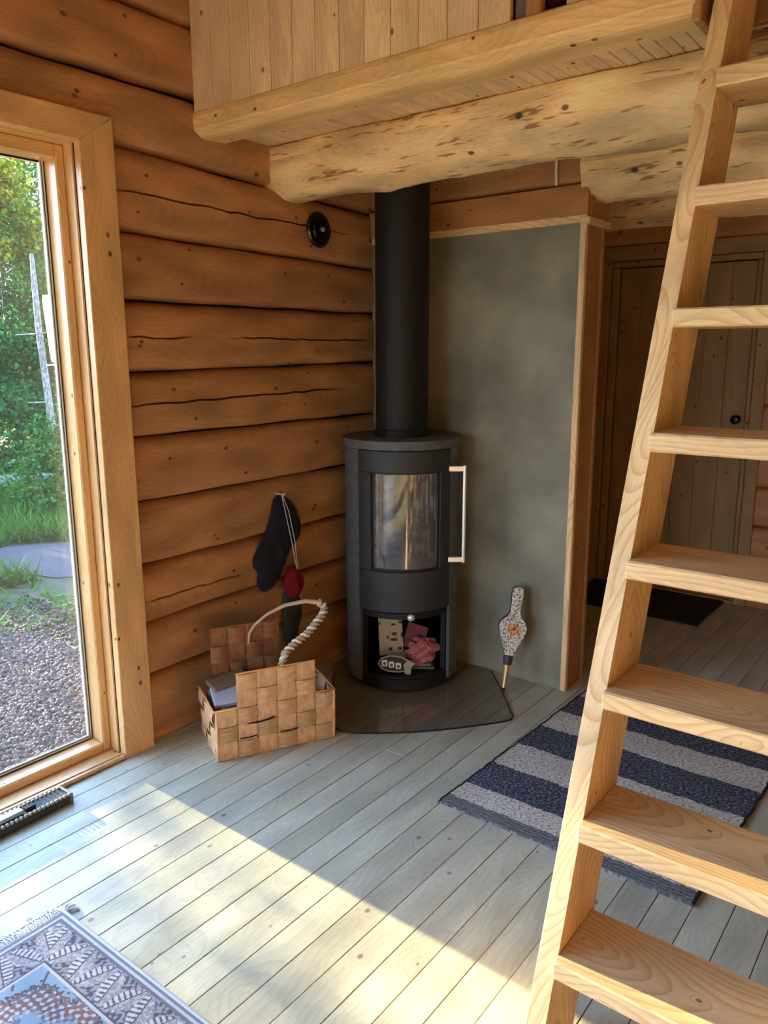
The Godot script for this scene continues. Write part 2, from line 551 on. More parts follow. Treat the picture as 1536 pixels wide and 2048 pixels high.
# ---------------------------------------------------------------- setting
func build_shell() -> void:
	var floor_ := base("floor")
	tag(floor_, "pale washed pine plank floor running from the window to the hall", "floor", "", "structure")
	put("subfloor", bc(Vector3(-0.2, -0.42, -2.05), Vector3(5.4, -0.023, 7.4)), M.dark, floor_)
	var x := -0.0657
	while x < 5.2:
		var w := 0.0957
		var cuts := [-1.85, rng.randf_range(-0.9, 1.2), rng.randf_range(2.3, 4.4), 7.2] if x < 3.2 else [-1.85, 7.2]
		for i in cuts.size() - 1:
			var mb := bc(Vector3(maxf(x, 0.0) + 0.0011, -0.022, cuts[i] + 0.0006), Vector3(x + w - 0.0011, rng.randf_range(-0.0006, 0.0), cuts[i + 1] - 0.0006), 0.0012)
			put("plank", tone(mb, 0.9, 1.06), M.floor, floor_)
		x += w

	var wl := base("wall_left", Vector3.ZERO, PI / 2)
	tag(wl, "orange brown hewn log wall with dark seams beside the tall window", "wall", "", "structure")
	var S := [[-0.02, -0.02], [0.275, 0.285], [0.496, 0.512], [0.733, 0.733], [0.98, 0.985], [1.233, 1.229], [1.475, 1.495], [1.739, 1.738], [1.976, 1.953], [2.273, 2.215], [2.494, 2.50], [2.74, 2.745], [3.0, 3.0], [3.25, 3.25], [3.5, 3.5], [3.73, 3.73], [3.97, 3.97]]
	var cracks := {2: [[-1.43, -0.95, 0.594, 0.588, 0.03]], 5: [[-1.48, -0.25, 1.352, 1.372, 0.05]], 6: [[-1.45, -1.17, 1.602, 1.604, 0.03], [-0.93, -0.02, 1.607, 1.601, 0.035]], 8: [[-1.476, -0.2, 2.112, 2.10, 0.05]]}
	for i in S.size() - 1:
		var f := func(s: Array, lx: float) -> float: return s[0] + (s[1] - s[0]) * (lx + 1.47) / 1.47 if lx > -1.6 else s[0]
		var ranges := [[-1.59, 2.03], [-4.60, -4.225], [-7.3, -7.0]] if i < 9 else [[-7.3, 2.03]]
		for q in ranges:
			var l0: float = q[0]
			var l1: float = q[1]
			var mb := hewn_log(l0, l1, [f.call(S[i], l0) + 0.003, f.call(S[i], l1) + 0.003], [f.call(S[i + 1], l0) - 0.003, f.call(S[i + 1], l1) - 0.003], 100 + i * 7, cracks.get(i, []), -100.0 if i < 9 else -1.6)
			put("log", mb, M.log if i % 3 else M.log2, wl)
	put("seam_filling", bc(Vector3(-1.595, -0.02, -0.16), Vector3(2.03, 3.95, -0.05)), M.seal, wl)
	put("seam_filling", bc(Vector3(-7.3, 2.30, -0.16), Vector3(-1.595, 3.95, -0.05)), M.seal, wl)
	put("seam_filling", bc(Vector3(-4.6, -0.02, -0.16), Vector3(-4.23, 2.35, -0.05)), M.seal, wl)
	put("foundation", bc(Vector3(-7.3, -0.8, -0.20), Vector3(1.95, -0.02, -0.02)), M.cement, wl)

	var wf := base("wall_front")
	tag(wf, "log wall behind the viewer with an opening added for daylight", "wall", "", "structure")
	put("log_panel", bc(Vector3(-0.2, -0.4, 7.2), Vector3(0.5, 4.1, 7.4)), M.walls, wf)
	put("log_panel", bc(Vector3(2.6, -0.4, 7.2), Vector3(5.4, 4.1, 7.4)), M.walls, wf)
	put("log_panel", bc(Vector3(0.5, 2.3, 7.2), Vector3(2.6, 4.1, 7.4)), M.walls, wf)
	put("log_panel", bc(Vector3(0.5, -0.4, 7.2), Vector3(2.6, 0.1, 7.4)), M.walls, wf)
	var w2 := base("window_2")  # unseen glazing, added behind the camera to brighten the room
	tag(w2, "unseen pine framed glass door behind the viewer, added to let in daylight", "window", "", "structure")
	for xx in [0.5, 1.51, 2.52]:
		put("stile", bc(Vector3(xx, 0.1, 7.24), Vector3(xx + 0.08, 2.3, 7.32)), M.pine, w2)
	for yy in [0.1, 2.22]:
		put("rail", bc(Vector3(0.5, yy, 7.245), Vector3(2.6, yy + 0.08, 7.315)), M.pine, w2)
	put("pane", bc(Vector3(0.55, 0.15, 7.278), Vector3(2.55, 2.25, 7.282), 0.0), M.glass, w2)
	var w3 := base("window_3")  # unseen window, added to bring more daylight from the left
	tag(w3, "unseen second window in the left log wall behind the viewer, added for more daylight", "window", "", "structure")
	for zz in [4.60, 5.77, 6.94]:
		put("stile", bc(Vector3(-0.16, 0.02, zz), Vector3(-0.05, 2.28, zz + 0.06)), M.pine, w3)
	for yy in [0.0, 2.22]:
		put("rail", bc(Vector3(-0.155, yy, 4.6), Vector3(-0.055, yy + 0.06, 7.0)), M.pine, w3)
	put("pane", bc(Vector3(-0.127, 0.05, 4.63), Vector3(-0.123, 2.24, 6.97), 0.0), M.glass, w3)

	var wr := base("wall_right")
	tag(wr, "log wall on the right side of the cabin", "wall", "", "structure")
	put("log_panel", bc(Vector3(5.2, -0.4, -2.05), Vector3(5.4, 4.1, 7.2)), M.walls, wr)
	var ce := put("ceiling", bc(Vector3(-0.2, 3.95, -2.05), Vector3(5.4, 4.15, 7.4)), M.walls)
	tag(ce, "pine board ceiling high above the loft", "ceiling", "", "structure")

func build_window() -> void:
	var w := base("window_1", Vector3.ZERO, PI / 2)     # own frame: x = -z of the room, z = into the room
	tag(w, "tall pine framed window in the left log wall looking out on the yard", "window", "", "structure")
	var zr := -1.612
	var zl := -4.20
	var zo := zl - 0.125
	var top := 2.235
	# casing boards with mitred corners
	var cr := PackedVector2Array([Vector2(-1.475, 0.0), Vector2(-1.475, 2.335), Vector2(zr + 0.004, top + 0.004), Vector2(zr + 0.004, 0.0)])
	put("casing", slab(MB.new(), cr, 0.0, 0.042, 0.003, 1.0, true), M.trim, w)
	var pt := PackedVector2Array([Vector2(-1.475, 2.335), Vector2(zo, 2.335), Vector2(zl - 0.004, top + 0.004), Vector2(zr + 0.004, top + 0.004)])
	put("casing", slab(MB.new(), pt, 0.0, 0.042, 0.003), M.trim, w)
	var pl := PackedVector2Array([Vector2(zo, 0.0), Vector2(zo, 2.335), Vector2(zl - 0.004, top + 0.004), Vector2(zl - 0.004, 0.0)])
	put("casing", slab(MB.new(), pl, 0.0, 0.042, 0.003, 1.0, true), M.trim, w)
	# reveal lining
	put("reveal_board", bc(Vector3(zr, 0.0, -0.22), Vector3(zr + 0.025, top + 0.02, -0.001), 0.001), M.trim, w)
	put("reveal_board", bc(Vector3(zl - 0.025, 0.0, -0.22), Vector3(zl, top + 0.02, -0.001), 0.001), M.trim, w)
	put("reveal_board", bc(Vector3(zl, top, -0.22), Vector3(zr, top + 0.02, -0.001), 0.001), M.trim, w)
	put("reveal_line", bc(Vector3(zr + 0.001, 0.02, 0.006), Vector3(zr + 0.006, top, 0.009), 0.001), M.seal, w)
	put("sill_board", bc(Vector3(zl, 0.004, -0.22), Vector3(zr, 0.018, 0.046), 0.004), M.trim, w)
	put("sill_line", bc(Vector3(zl, 0.018, 0.022), Vector3(zr, 0.022, 0.028), 0.001), M.trim, w)
	put("apron", bc(Vector3(zl, 0.0, -0.22), Vector3(zr, 0.0042, 0.040), 0.001), M.trim, w)
	# sash
	var gx0 := zl + 0.034
	var gx1 := zr - 0.034
	var gy0 := 0.055
	var gy1 := 2.187
	put("stile", bc(Vector3(gx1, 0.018, -0.16), Vector3(zr, top, -0.047), 0.005), M.trim, w)
	put("stile", bc(Vector3(zl, 0.018, -0.16), Vector3(gx0, top, -0.047), 0.005), M.trim, w)
	put("rail", bc(Vector3(gx0, 0.018, -0.16), Vector3(gx1, gy0, -0.047), 0.005), M.trim, w)
	put("rail", bc(Vector3(gx0, gy1, -0.16), Vector3(gx1, top, -0.047), 0.005), M.trim, w)
	var pale := mat(Color(0.80, 0.85, 0.87), 0.35)
	var lines := [[0.0, 0.0045, M.black], [0.0045, 0.0105, pale], [0.0105, 0.0135, M.black], [0.0135, 0.0185, pale]]
	for q in lines:
		put("gasket", bc(Vector3(gx1 - q[1], gy0, -0.122), Vector3(gx1 - q[0], gy1, -0.116), 0.0005), q[2], w)
		put("gasket", bc(Vector3(gx0 + q[0], gy0, -0.122), Vector3(gx0 + q[1], gy1, -0.116), 0.0005), q[2], w)
		put("gasket", bc(Vector3(gx0 + q[1], gy0 + q[0], -0.122), Vector3(gx1 - q[1], gy0 + q[1], -0.116), 0.0005), q[2], w)
	put("gasket", bc(Vector3(gx0 + 0.02, gy1 - 0.006, -0.122), Vector3(gx1 - 0.02, gy1, -0.116), 0.0005), M.black, w)
	put("mullion", bc(Vector3(-2.96, gy0, -0.16), Vector3(-2.88, gy1, -0.05), 0.004), M.trim, w)
	put("pane", bc(Vector3(gx0 - 0.01, gy0 - 0.01, -0.128), Vector3(gx1 + 0.01, gy1 + 0.01, -0.124), 0.0), M.glass, w)

func build_loft() -> void:
	var lo := base("ceiling_loft")
	tag(lo, "underside of the loft with narrow pale boards and its floor", "loft", "", "structure")
	var x := 0.0
	while x < 1.75:
		put("soffit_board", tone(bc(Vector3(x + 0.0010, 2.395, -1.83), Vector3(x + 0.0430, 2.412, 0.935), 0.0022), 0.85, 1.05), M.board, lo)
		x += 0.044
	put("soffit_edge", bc(Vector3(1.762, 2.393, 0.68), Vector3(1.853, 2.412, 0.935)), M.board, lo)
	put("loft_floor", bc(Vector3(0.0, 2.413, -1.83), Vector3(1.853, 2.445, 1.07)), M.board, lo)
	put("loft_floor", bc(Vector3(1.853, 2.413, -1.83), Vector3(5.2, 2.445, 0.69)), M.board, lo)
	put("soffit_panel", bc(Vector3(1.853, 2.395, -1.83), Vector3(5.2, 2.412, 0.66)), M.board, lo)

	var be := MB.new()
	var n := noise(77)
	var rings := []
	for i in 60:
		var xx := 1.862 * i / 59.0
		var w := 0.0035 * n.get_noise_1d(xx * 3.0)
		var ring := PackedVector3Array()
		for q in [[0.93, 2.443], [1.088, 2.443], [1.096, 2.436], [1.100, 2.42], [1.1, 2.395], [1.1, 2.377], [1.097, 2.371], [1.066, 2.353], [1.05, 2.350], [1.0, 2.352], [0.945, 2.356], [0.93, 2.362]]:
			ring.append(Vector3(xx, q[1] + w * (1.0 if q[1] < 2.4 else 0.0), q[0] - 0.5 * w))
		rings.append(ring)
	sweep(be, rings, true, true, -1, 1.0, 1.0, Vector2(0.35, 0.20))
	var beam := put("loft_edge_beam", be, wmat(T.board, 0.55, Color(1.0, 0.97, 0.86)))
	tag(beam, "squared pale timber with rounded lower edge along the front of the loft", "beam")

	var ra := base("loft_railing")
	tag(ra, "loft railing of upright knotty pine boards above the edge timber", "railing")
	var bx0 := 0.008
	for i in 13:
		put("board", tone(bc(Vector3(bx0 + 0.0012, 2.437, 1.07), Vector3(bx0 + 0.1028, 3.35, 1.092), 0.003), 0.84, 1.02), M.board, ra)
		bx0 += 0.104
	put("cap_rail", bc(Vector3(0.02, 3.35, 1.04), Vector3(1.62, 3.39, 1.12)), M.board, ra)
	put("edge_board", bc(Vector3(1.366, 2.437, 1.045), Vector3(1.404, 3.35, 1.075)), mat(Color(0.42, 0.36, 0.38), 0.7), ra)
	put("edge_board", bc(Vector3(1.404, 2.437, 1.06), Vector3(1.450, 3.35, 1.088)), M.board_red, ra)
	put("post", bc(Vector3(1.518, 2.437, 0.99), Vector3(1.60, 3.35, 1.075)), M.board, ra)

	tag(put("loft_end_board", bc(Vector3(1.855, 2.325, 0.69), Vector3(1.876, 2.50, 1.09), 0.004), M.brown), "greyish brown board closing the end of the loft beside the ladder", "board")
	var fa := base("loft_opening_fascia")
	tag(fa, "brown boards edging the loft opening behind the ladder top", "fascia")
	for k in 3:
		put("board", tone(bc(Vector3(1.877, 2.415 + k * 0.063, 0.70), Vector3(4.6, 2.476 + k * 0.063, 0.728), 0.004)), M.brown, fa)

	tag(put("log_beam", round_log(-0.04, 5.2, 2.335, 0.56, 0.150, 3, 0.058), M.beam), "thick peeled round log carrying the loft in front of the stove pipe", "beam")
	tag(put("log_beam", round_log(1.11, 5.2, 2.290, -0.10, 0.140, 8, 0.10, 0.016), M.beam), "second peeled log farther back, its end meeting the top of the stove partition", "beam")
	tag(put("log_beam", round_log(0.0, 5.2, 2.275, -0.90, 0.115, 5, 0.11), M.beam), "dark log under the loft just in front of the hall door", "beam")

func build_partition() -> void:
	var w := base("wall_inner")
	tag(w, "short partition faced with a grey cement board behind the stove", "wall", "", "structure")
	put("core", bc(Vector3(0.0, 0.0, -0.185), Vector3(1.105, 2.21, -0.014)), M.brown, w)
	put("cement_board", bc(Vector3(0.0, 0.0, -0.014), Vector3(1.108, 2.075, 0.0), 0.001), M.cement, w)
	put("edge_strip", bc(Vector3(1.106, 0.0, -0.016), Vector3(1.134, 2.068, 0.010), 0.003), M.pine, w)
	put("end_board", bc(Vector3(1.105, 0.0, -0.165), Vector3(1.128, 2.068, -0.016), 0.002), M.brown, w)
	put("edge_strip", bc(Vector3(1.105, 0.0, -0.192), Vector3(1.134, 2.068, -0.165), 0.003), M.brown, w)
	put("top_strip", bc(Vector3(0.0, 2.066, -0.014), Vector3(1.136, 2.098, 0.012), 0.003), M.pine, w)
	put("top_strip", bc(Vector3(1.105, 2.060, -0.21), Vector3(1.150, 2.088, 0.014), 0.003), M.pine, w)
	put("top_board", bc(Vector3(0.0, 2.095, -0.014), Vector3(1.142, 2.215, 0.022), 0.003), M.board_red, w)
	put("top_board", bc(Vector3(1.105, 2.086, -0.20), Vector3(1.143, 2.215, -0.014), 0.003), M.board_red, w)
	put("log", hewn_log(0.0, 1.16, [2.218, 2.218], [2.395, 2.395], 310), M.log, w, Vector3(0, 0, -0.01))
	put("log", hewn_log(0.0, 5.2, [2.45, 2.45], [2.70, 2.70], 311), M.log, w, Vector3(0, 0, -1.62))

func build_hall() -> void:
	var w := base("wall_back", Vector3(0, 0, -1.83))
	tag(w, "shaded log wall with a door at the far end of the hall", "wall", "", "structure")
	var ys := [-0.02, 0.27, 0.50, 0.74, 0.985, 1.23, 1.48, 1.74, 1.97, 2.18, 2.42, 2.7, 2.95, 3.2, 3.45, 3.7, 3.96]
	for i in ys.size() - 1:
		if ys[i] < 2.1:
			put("log", hewn_log(1.43, 5.2, [ys[i], ys[i]], [ys[i + 1] - 0.002, ys[i + 1] - 0.002], 400 + i), M.log, w)
			put("log", hewn_log(0.0, 0.50, [ys[i], ys[i]], [ys[i + 1] - 0.002, ys[i + 1] - 0.002], 440 + i), M.log, w)
		else:
			put("log", hewn_log(0.0, 5.2, [ys[i], ys[i]], [ys[i + 1] - 0.002, ys[i + 1] - 0.002], 400 + i), M.log2, w)
	put("seam_filling", bc(Vector3(0, 2.18, -0.16), Vector3(5.2, 3.95, -0.05)), M.seal, w)
	put("seam_filling", bc(Vector3(1.43, 0, -0.16), Vector3(5.2, 2.2, -0.05)), M.seal, w)
	put("seam_filling", bc(Vector3(0.0, 0, -0.16), Vector3(0.5, 2.2, -0.05)), M.seal, w)
	put("sheathing", bc(Vector3(-0.2, -0.4, -0.25), Vector3(5.4, 4.1, -0.20)), M.seal, w)
	var d := base("door_1", Vector3(0, 0, -1.83))
	put("backing", bc(Vector3(0.46, 0.0, -0.10), Vector3(1.48, 2.20, -0.055)), M.seal, d)
	tag(d, "knotty pine door in the shaded hall with a small dark knob", "door", "", "structure")
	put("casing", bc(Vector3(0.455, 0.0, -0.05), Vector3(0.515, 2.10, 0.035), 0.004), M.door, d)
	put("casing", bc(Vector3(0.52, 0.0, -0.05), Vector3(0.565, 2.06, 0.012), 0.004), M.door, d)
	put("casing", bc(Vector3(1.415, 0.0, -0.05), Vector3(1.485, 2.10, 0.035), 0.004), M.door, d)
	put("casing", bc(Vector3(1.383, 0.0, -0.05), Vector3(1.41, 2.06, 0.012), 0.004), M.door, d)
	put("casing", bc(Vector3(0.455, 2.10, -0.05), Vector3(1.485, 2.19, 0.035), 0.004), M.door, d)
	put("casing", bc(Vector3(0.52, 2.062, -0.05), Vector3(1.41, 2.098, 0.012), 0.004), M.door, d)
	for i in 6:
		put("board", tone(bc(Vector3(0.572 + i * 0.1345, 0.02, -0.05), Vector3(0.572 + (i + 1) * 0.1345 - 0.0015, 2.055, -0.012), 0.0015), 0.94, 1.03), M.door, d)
	put("threshold", bc(Vector3(0.5, 0.0, -0.08), Vector3(1.44, 0.02, 0.03)), M.brown, d)
	var kn := MB.new()
	lathe(kn, [Vector2(0.0, 0.0), Vector2(0.024, 0.0), Vector2(0.024, 0.006), Vector2(0.010, 0.010), Vector2(0.010, 0.03), Vector2(0.022, 0.036), Vector2(0.027, 0.05), Vector2(0.020, 0.062), Vector2(0.0, 0.066)], 20)
	var k := put("knob", kn, mat(Color(0.09, 0.08, 0.08), 0.25, 0.6), d, Vector3(1.335, 1.14, -0.012))
	k.rotation.x = PI / 2
	tag(put("doormat", bc(Vector3(0.52, 0.0, -1.80), Vector3(1.36, 0.014, -1.255), 0.006), mat(Color(0.10, 0.09, 0.085), 0.95)), "black flat mat on the floor in front of the hall door", "doormat")

# ---------------------------------------------------------------- outside
func leaf_mesh(m: Material) -> ArrayMesh:
	var mb := MB.new()
	var a := Vector3(0, 0, 0); var b := Vector3(0.5, 0.35, 0.12); var c := Vector3(0, 1, 0.1); var d := Vector3(-0.5, 0.35, 0.12)
	mb.tri(a, c, b); mb.tri(a, d, c)
	return mb.mesh(m)

func scatter(called: String, mesh: Mesh, xf: Array, cols: Array, parent: Node3D = null) -> MultiMeshInstance3D:
	var mm := MultiMesh.new()
	mm.transform_format = MultiMesh.TRANSFORM_3D
	mm.use_colors = true
	mm.mesh = mesh
	mm.instance_count = xf.size()
	for i in xf.size():
		mm.set_instance_transform(i, xf[i])
		mm.set_instance_color(i, cols[i])
	var o := MultiMeshInstance3D.new()
	o.name = called
	o.multimesh = mm
	(parent if parent else self).add_child(o, true)
	o.set_meta("kind", "stuff")
	return o

func leafy(called: String, label: String, at: Vector3, h: float, rad: float, low: float, count: int, size: float, c0: Color, c1: Color, trunk: Color, tr: float, lean := Vector3.ZERO) -> void:
	var t := base(called, at)
	tag(t, label, "tree", "")
	var pts := []
	var rr := []
	for i in 9:
		var f := i / 8.0
		pts.append(Vector3(lean.x * f * f, h * 0.96 * f, lean.z * f * f) + Vector3(rng.randf_range(-1, 1), 0, rng.randf_range(-1, 1)) * 0.04)
		rr.append(tr * (1.0 - 0.85 * f))
	put("trunk", tube(MB.new(), pts, rr, 8), mat(trunk, 0.9), t)
	var br := MB.new()
	var tips := []
	for i in 26:
		var f := rng.randf_range(low, 0.97)
		var a := rng.randf() * TAU
		var l := rad * rng.randf_range(0.55, 1.1) * (1.0 - 0.75 * maxf(0.0, f - 0.35))
		var p0: Vector3 = pts[0].lerp(pts[8], f) + Vector3(lean.x * (f * f - f), 0, lean.z * (f * f - f))
		var p1 := p0 + Vector3(cos(a) * l, rng.randf_range(-0.1, 0.35) * l, sin(a) * l)
		tube(br, [p0, p0.lerp(p1, 0.5) + Vector3(0, 0.08 * l, 0), p1], [tr * 0.22, tr * 0.14, tr * 0.05], 5)
		tips.append([p0, p1])
	tag(put("branches", br, mat(trunk.darkened(0.35), 0.9), t), "", "", "", "stuff")
	var xf := []
	var cs := []
	for i in count:
		var q: Array = tips[rng.randi() % tips.size()]
		var f := rng.randf_range(0.25, 1.1)
		var p: Vector3 = q[0].lerp(q[1], f) + Vector3(rng.randfn(), rng.randfn() * 0.9, rng.randfn()) * rad * 0.16
		var b := Basis.from_euler(Vector3(rng.randf_range(-1.4, 1.4), rng.randf() * TAU, rng.randf_range(-1.2, 1.2) + PI)).scaled(Vector3.ONE * size * rng.randf_range(0.6, 1.25))
		xf.append(Transform3D(b, p))
		cs.append(c0.lerp(c1, rng.randf()))
	scatter("foliage", T.leaf, xf, cs, t)

func build_outside() -> void:
	var lm := mat(Color.WHITE, 0.85)
	lm.metallic_specular = 0.15
	lm.backlight_enabled = true
	lm.backlight = Color(0.5, 0.55, 0.25)
	T.leaf = leaf_mesh(lm)
	var gr := put("ground", bc(Vector3(-60, -0.9, -60), Vector3(60, -0.42, 60)), mat(Color.WHITE, 0.95, 0.0, mottle(Color(0.12, 0.16, 0.07), Color(0.20, 0.22, 0.12), 9.0, 51), Vector2(0.4, 0.4)))
	tag(gr, "grassy yard ground outside the window", "ground", "", "structure")
	var gv := put("gravel_bed", slab(MB.new(), flat_poly([Vector2(-0.2, 7.0), Vector2(-0.2, 0.6), Vector2(-1.6, 0.45), Vector2(-2.8, 0.55), Vector2(-3.2, 1.2), Vector2(-3.3, 3.0), Vector2(-3.2, 7.0)]), 0.0, 0.02, 0.0), mat(Color.WHITE, 0.95, 0.0, mottle(Color(0.16, 0.15, 0.16), Color(0.25, 0.23, 0.25), 9.0, 52), Vector2(2, 2)))
	gv.rotation.x = -PI / 2
	gv.position.y = -0.422
	tag(gv, "dusty earth under the gravel by the window", "ground", "", "structure")
	var dp := []
	for i in 20:
		var a := TAU * i / 20
		dp.append(Vector2(-4.55 + cos(a) * (0.75 + 0.1 * sin(a * 3.0)), -0.62 + sin(a) * (0.55 + 0.08 * sin(a * 5.0))))
	var di := put("dirt_patch", slab(MB.new(), flat_poly(dp), 0.0, 0.012, 0.0), mat(Color.WHITE, 0.95, 0.0, mottle(Color(0.16, 0.155, 0.17), Color(0.23, 0.215, 0.235), 9.0, 53), Vector2(2, 2)))
	di.rotation.x = -PI / 2
	di.position.y = -0.420
	tag(di, "bare purplish dirt patch between the grass and the gravel", "dirt")
	# gravel stones
	var pm := MB.new()
	var pn := noise(3)
	var prof := []
	for i in 5: prof.append(Vector2(sin(PI * i / 4.0) * 0.5, -cos(PI * i / 4.0) * 0.35))
	lathe(pm, prof, 6, 0, TAU, Vector3.ZERO, 0)
	for i in pm.p.size(): pm.p[i] *= 1.0 + 0.5 * pn.get_noise_3dv(pm.p[i] * 2.5)
	var stone := pm.mesh(mat(Color.WHITE, 0.9))
	var xf := []
	var cs := []
	for i in 46000:
		var p := Vector3(-0.25 - 3.3 * rng.randf(), -0.398, 0.1 + 4.0 * rng.randf())
		var edge := 0.75 + 0.25 * pn.get_noise_2d(p.x * 1.7, p.z * 1.7)
		if p.z < edge - 0.1 and rng.randf() > 0.25: continue
		if p.x < -2.9 and rng.randf() > 0.35: continue
		var s := rng.randf_range(0.017, 0.035)
		xf.append(Transform3D(Basis.from_euler(Vector3(rng.randf() * TAU, rng.randf() * TAU, 0)).scaled(Vector3.ONE * s), p))
		var g := rng.randf_range(0.010, 0.048)
		cs.append(Color(g * rng.randf_range(1.0, 1.2), g * rng.randf_range(0.88, 0.96), g * rng.randf_range(0.95, 1.05)))
	tag(scatter("gravel", stone, xf, cs), "greyish purple crushed gravel outside the window", "gravel")
	# grass
	var gb := MB.new()
	gb.tri(Vector3(-0.03, 0, 0), Vector3(0.0, 1, 0.25), Vector3(0.03, 0, 0))
	gb.tri(Vector3(0.02, 0, -0.02), Vector3(0.15, 0.7, -0.3), Vector3(0.05, 0, 0.02))
	var gm := gb.mesh(lm)
	xf = []
	cs = []
	for i in 42000:
		var x := rng.randf_range(-12.0, -1.0)
		var z := rng.randf_range(-5.5, 2.5) if x < -3.5 else rng.randf_range(-1.6, 2.6)
		var bare := Vector2((x + 4.55) / 0.8, (z + 0.62) / 0.6).length() < 1.0
		var h := rng.randf_range(0.10, 0.30)
		if bare: continue
		if x > -3.9:
			if rng.randf() > 0.10 + (0.8 if z > 0.9 and x < -3.1 else 0.0): continue
			if x > -2.7 and z > 0.4: continue
			h *= 0.4 if z < 0.8 else 0.9
		xf.append(Transform3D(Basis.from_euler(Vector3(rng.randf_range(-0.3, 0.3), rng.randf() * TAU, rng.randf_range(-0.3, 0.3))).scaled(Vector3(0.55, h, 0.55) * Vector3(1, 1, 1)), Vector3(x, -0.42, z)))
		cs.append(Color(0.015, 0.07, 0.012).lerp(Color(0.045, 0.12, 0.02), rng.randf()))
	tag(scatter("grass", gm, xf, cs), "green grass of the yard beyond the gravel", "grass")
	# fallen pale log and trees
	var lg := put("fallen_log", tube(MB.new(), [Vector3(-8.75, -0.31, -1.1), Vector3(-8.75, -0.30, -2.2), Vector3(-8.7, -0.30, -2.75), Vector3(-8.5, -0.32, -3.1)], [0.10, 0.11, 0.10, 0.06], 12), mat(Color.WHITE, 0.8, 0.0, mottle(Color(0.28, 0.30, 0.32), Color(0.58, 0.60, 0.62), 9.0, 54), Vector2(3, 3)))
	tag(lg, "pale birch log lying at the far edge of the grass", "log")
	var dk := Color(0.16, 0.13, 0.10)
	leafy("leafy_tree", "tree at the left edge of the window view, sunlight painted into its yellow green top", Vector3(-10.2, -0.42, -3.35), 5.1, 0.75, 0.72, 5000, 0.075, Color(0.10, 0.15, 0.01), Color(0.24, 0.25, 0.02), dk, 0.06)  # yellow leaf colours imitate sunlight on the crown
	for q in [[-9.6, -2.3, 2.6, "dark green bush left of the fallen birch log"], [-10.0, -4.7, 3.0, "dark green bush just behind the birch trunk"], [-9.7, -6.0, 2.7, "dark green bush to the right of the birch trunk"]]:
		leafy("leafy_bush", q[3], Vector3(q[0], -0.42, q[1]), q[2], 1.15, 0.0, 15000, 0.065, Color(0.008, 0.052, 0.014), Color(0.034, 0.125, 0.032), dk, 0.04)
	leafy("leafy_tree", "tall bluish green tree behind the birch trunk with the white box", Vector3(-11.0, -0.42, -5.2), 6.4, 1.8, 0.03, 34000, 0.065, Color(0.010, 0.058, 0.020), Color(0.038, 0.135, 0.048), dk, 0.10)
	leafy("leafy_tree", "dense dark green bush low behind the fallen log", Vector3(-10.6, -0.42, -3.9), 4.2, 1.6, 0.0, 30000, 0.06, Color(0.008, 0.050, 0.012), Color(0.034, 0.12, 0.028), dk, 0.07)
	leafy("leafy_tree", "green tree at the right of the bluish green one, near the window frame", Vector3(-10.4, -0.42, -7.0), 6.0, 1.9, 0.02, 18000, 0.075, Color(0.012, 0.062, 0.018), Color(0.042, 0.135, 0.04), dk, 0.09)
	leafy("leafy_tree", "unseen broad tree to the left, added to shade the gravel from the sun", Vector3(-11.5, -0.42, -0.4), 7.0, 2.0, 0.03, 14000, 0.11, Color(0.03, 0.09, 0.02), Color(0.09, 0.18, 0.05), dk, 0.11)  # unseen tree, put here to keep the sun off the gravel
	leafy("leafy_tree", "farthest pale green tree closing the view behind the others", Vector3(-14.8, -0.42, -6.4), 7.2, 2.6, 0.03, 34000, 0.085, Color(0.02, 0.08, 0.028), Color(0.065, 0.165, 0.06), dk, 0.12)
	rng.seed = 90
	leafy("leafy_tree", "unseen slender birch straight out from the window, added to dapple the sun", Vector3(-9.5, -0.42, 2.35), 5.2, 1.45, 0.30, 12500, 0.062, Color(0.12, 0.26, 0.05), Color(0.24, 0.36, 0.10), Color(0.7, 0.7, 0.68), 0.06)  # unseen crown, added to dapple and dim the sun patch indoors
	# birch with a long white nest box
	var bi := base("birch", Vector3(-7.0, -0.42, -2.12))
	tag(bi, "thin white birch trunk with dark marks and bare twigs", "tree")
	var bt := mat(Color.WHITE, 0.8, 0.0, mottle(Color(0.20, 0.21, 0.20), Color(0.62, 0.64, 0.62), 8.0, 55), Vector2(1.6, 3.0))
	put("trunk", tube(MB.new(), [Vector3(0.02, 0, -0.10), Vector3(0.0, 1.3, -0.03), Vector3(0, 2.3, 0.02), Vector3(0.03, 2.8, 0.04), Vector3(0.05, 3.15, 0.05)], [0.050, 0.045, 0.040, 0.034, 0.022], 10), bt, bi)
	for q in [[2.20, 0.34, -0.22, 0.012], [2.21, -0.30, 0.02, 0.011], [1.35, 0.26, 0.03, 0.012]]:
		put("twig", tube(MB.new(), [Vector3(0, q[0], 0), Vector3(0.03, q[0] + q[2] * 0.1, q[1])], [q[3], q[3] * 0.7], 6), bt, bi)
	leafy("leafy_bush", "low green bush in front of the foot of the thin birch", Vector3(-6.45, -0.42, -1.95), 1.25, 0.55, 0.0, 5000, 0.055, Color(0.012, 0.06, 0.014), Color(0.045, 0.14, 0.03), dk, 0.02)
	var nb := base("nest_box", Vector3(-6.92, 1.42, -2.26))
	tag(nb, "long white board box fixed upright to the birch trunk", "nest box")
	nb.rotation = Vector3(0.03, 1.2, 0.06)
	put("front_board", bx(Vector3(0, 0.42, 0.05), Vector3(0.13, 0.82, 0.02)), mat(Color(0.72, 0.71, 0.68), 0.7), nb)
	put("body", bx(Vector3(0, 0.40, 0.0), Vector3(0.125, 0.76, 0.075)), mat(Color(0.70, 0.66, 0.60), 0.8), nb)
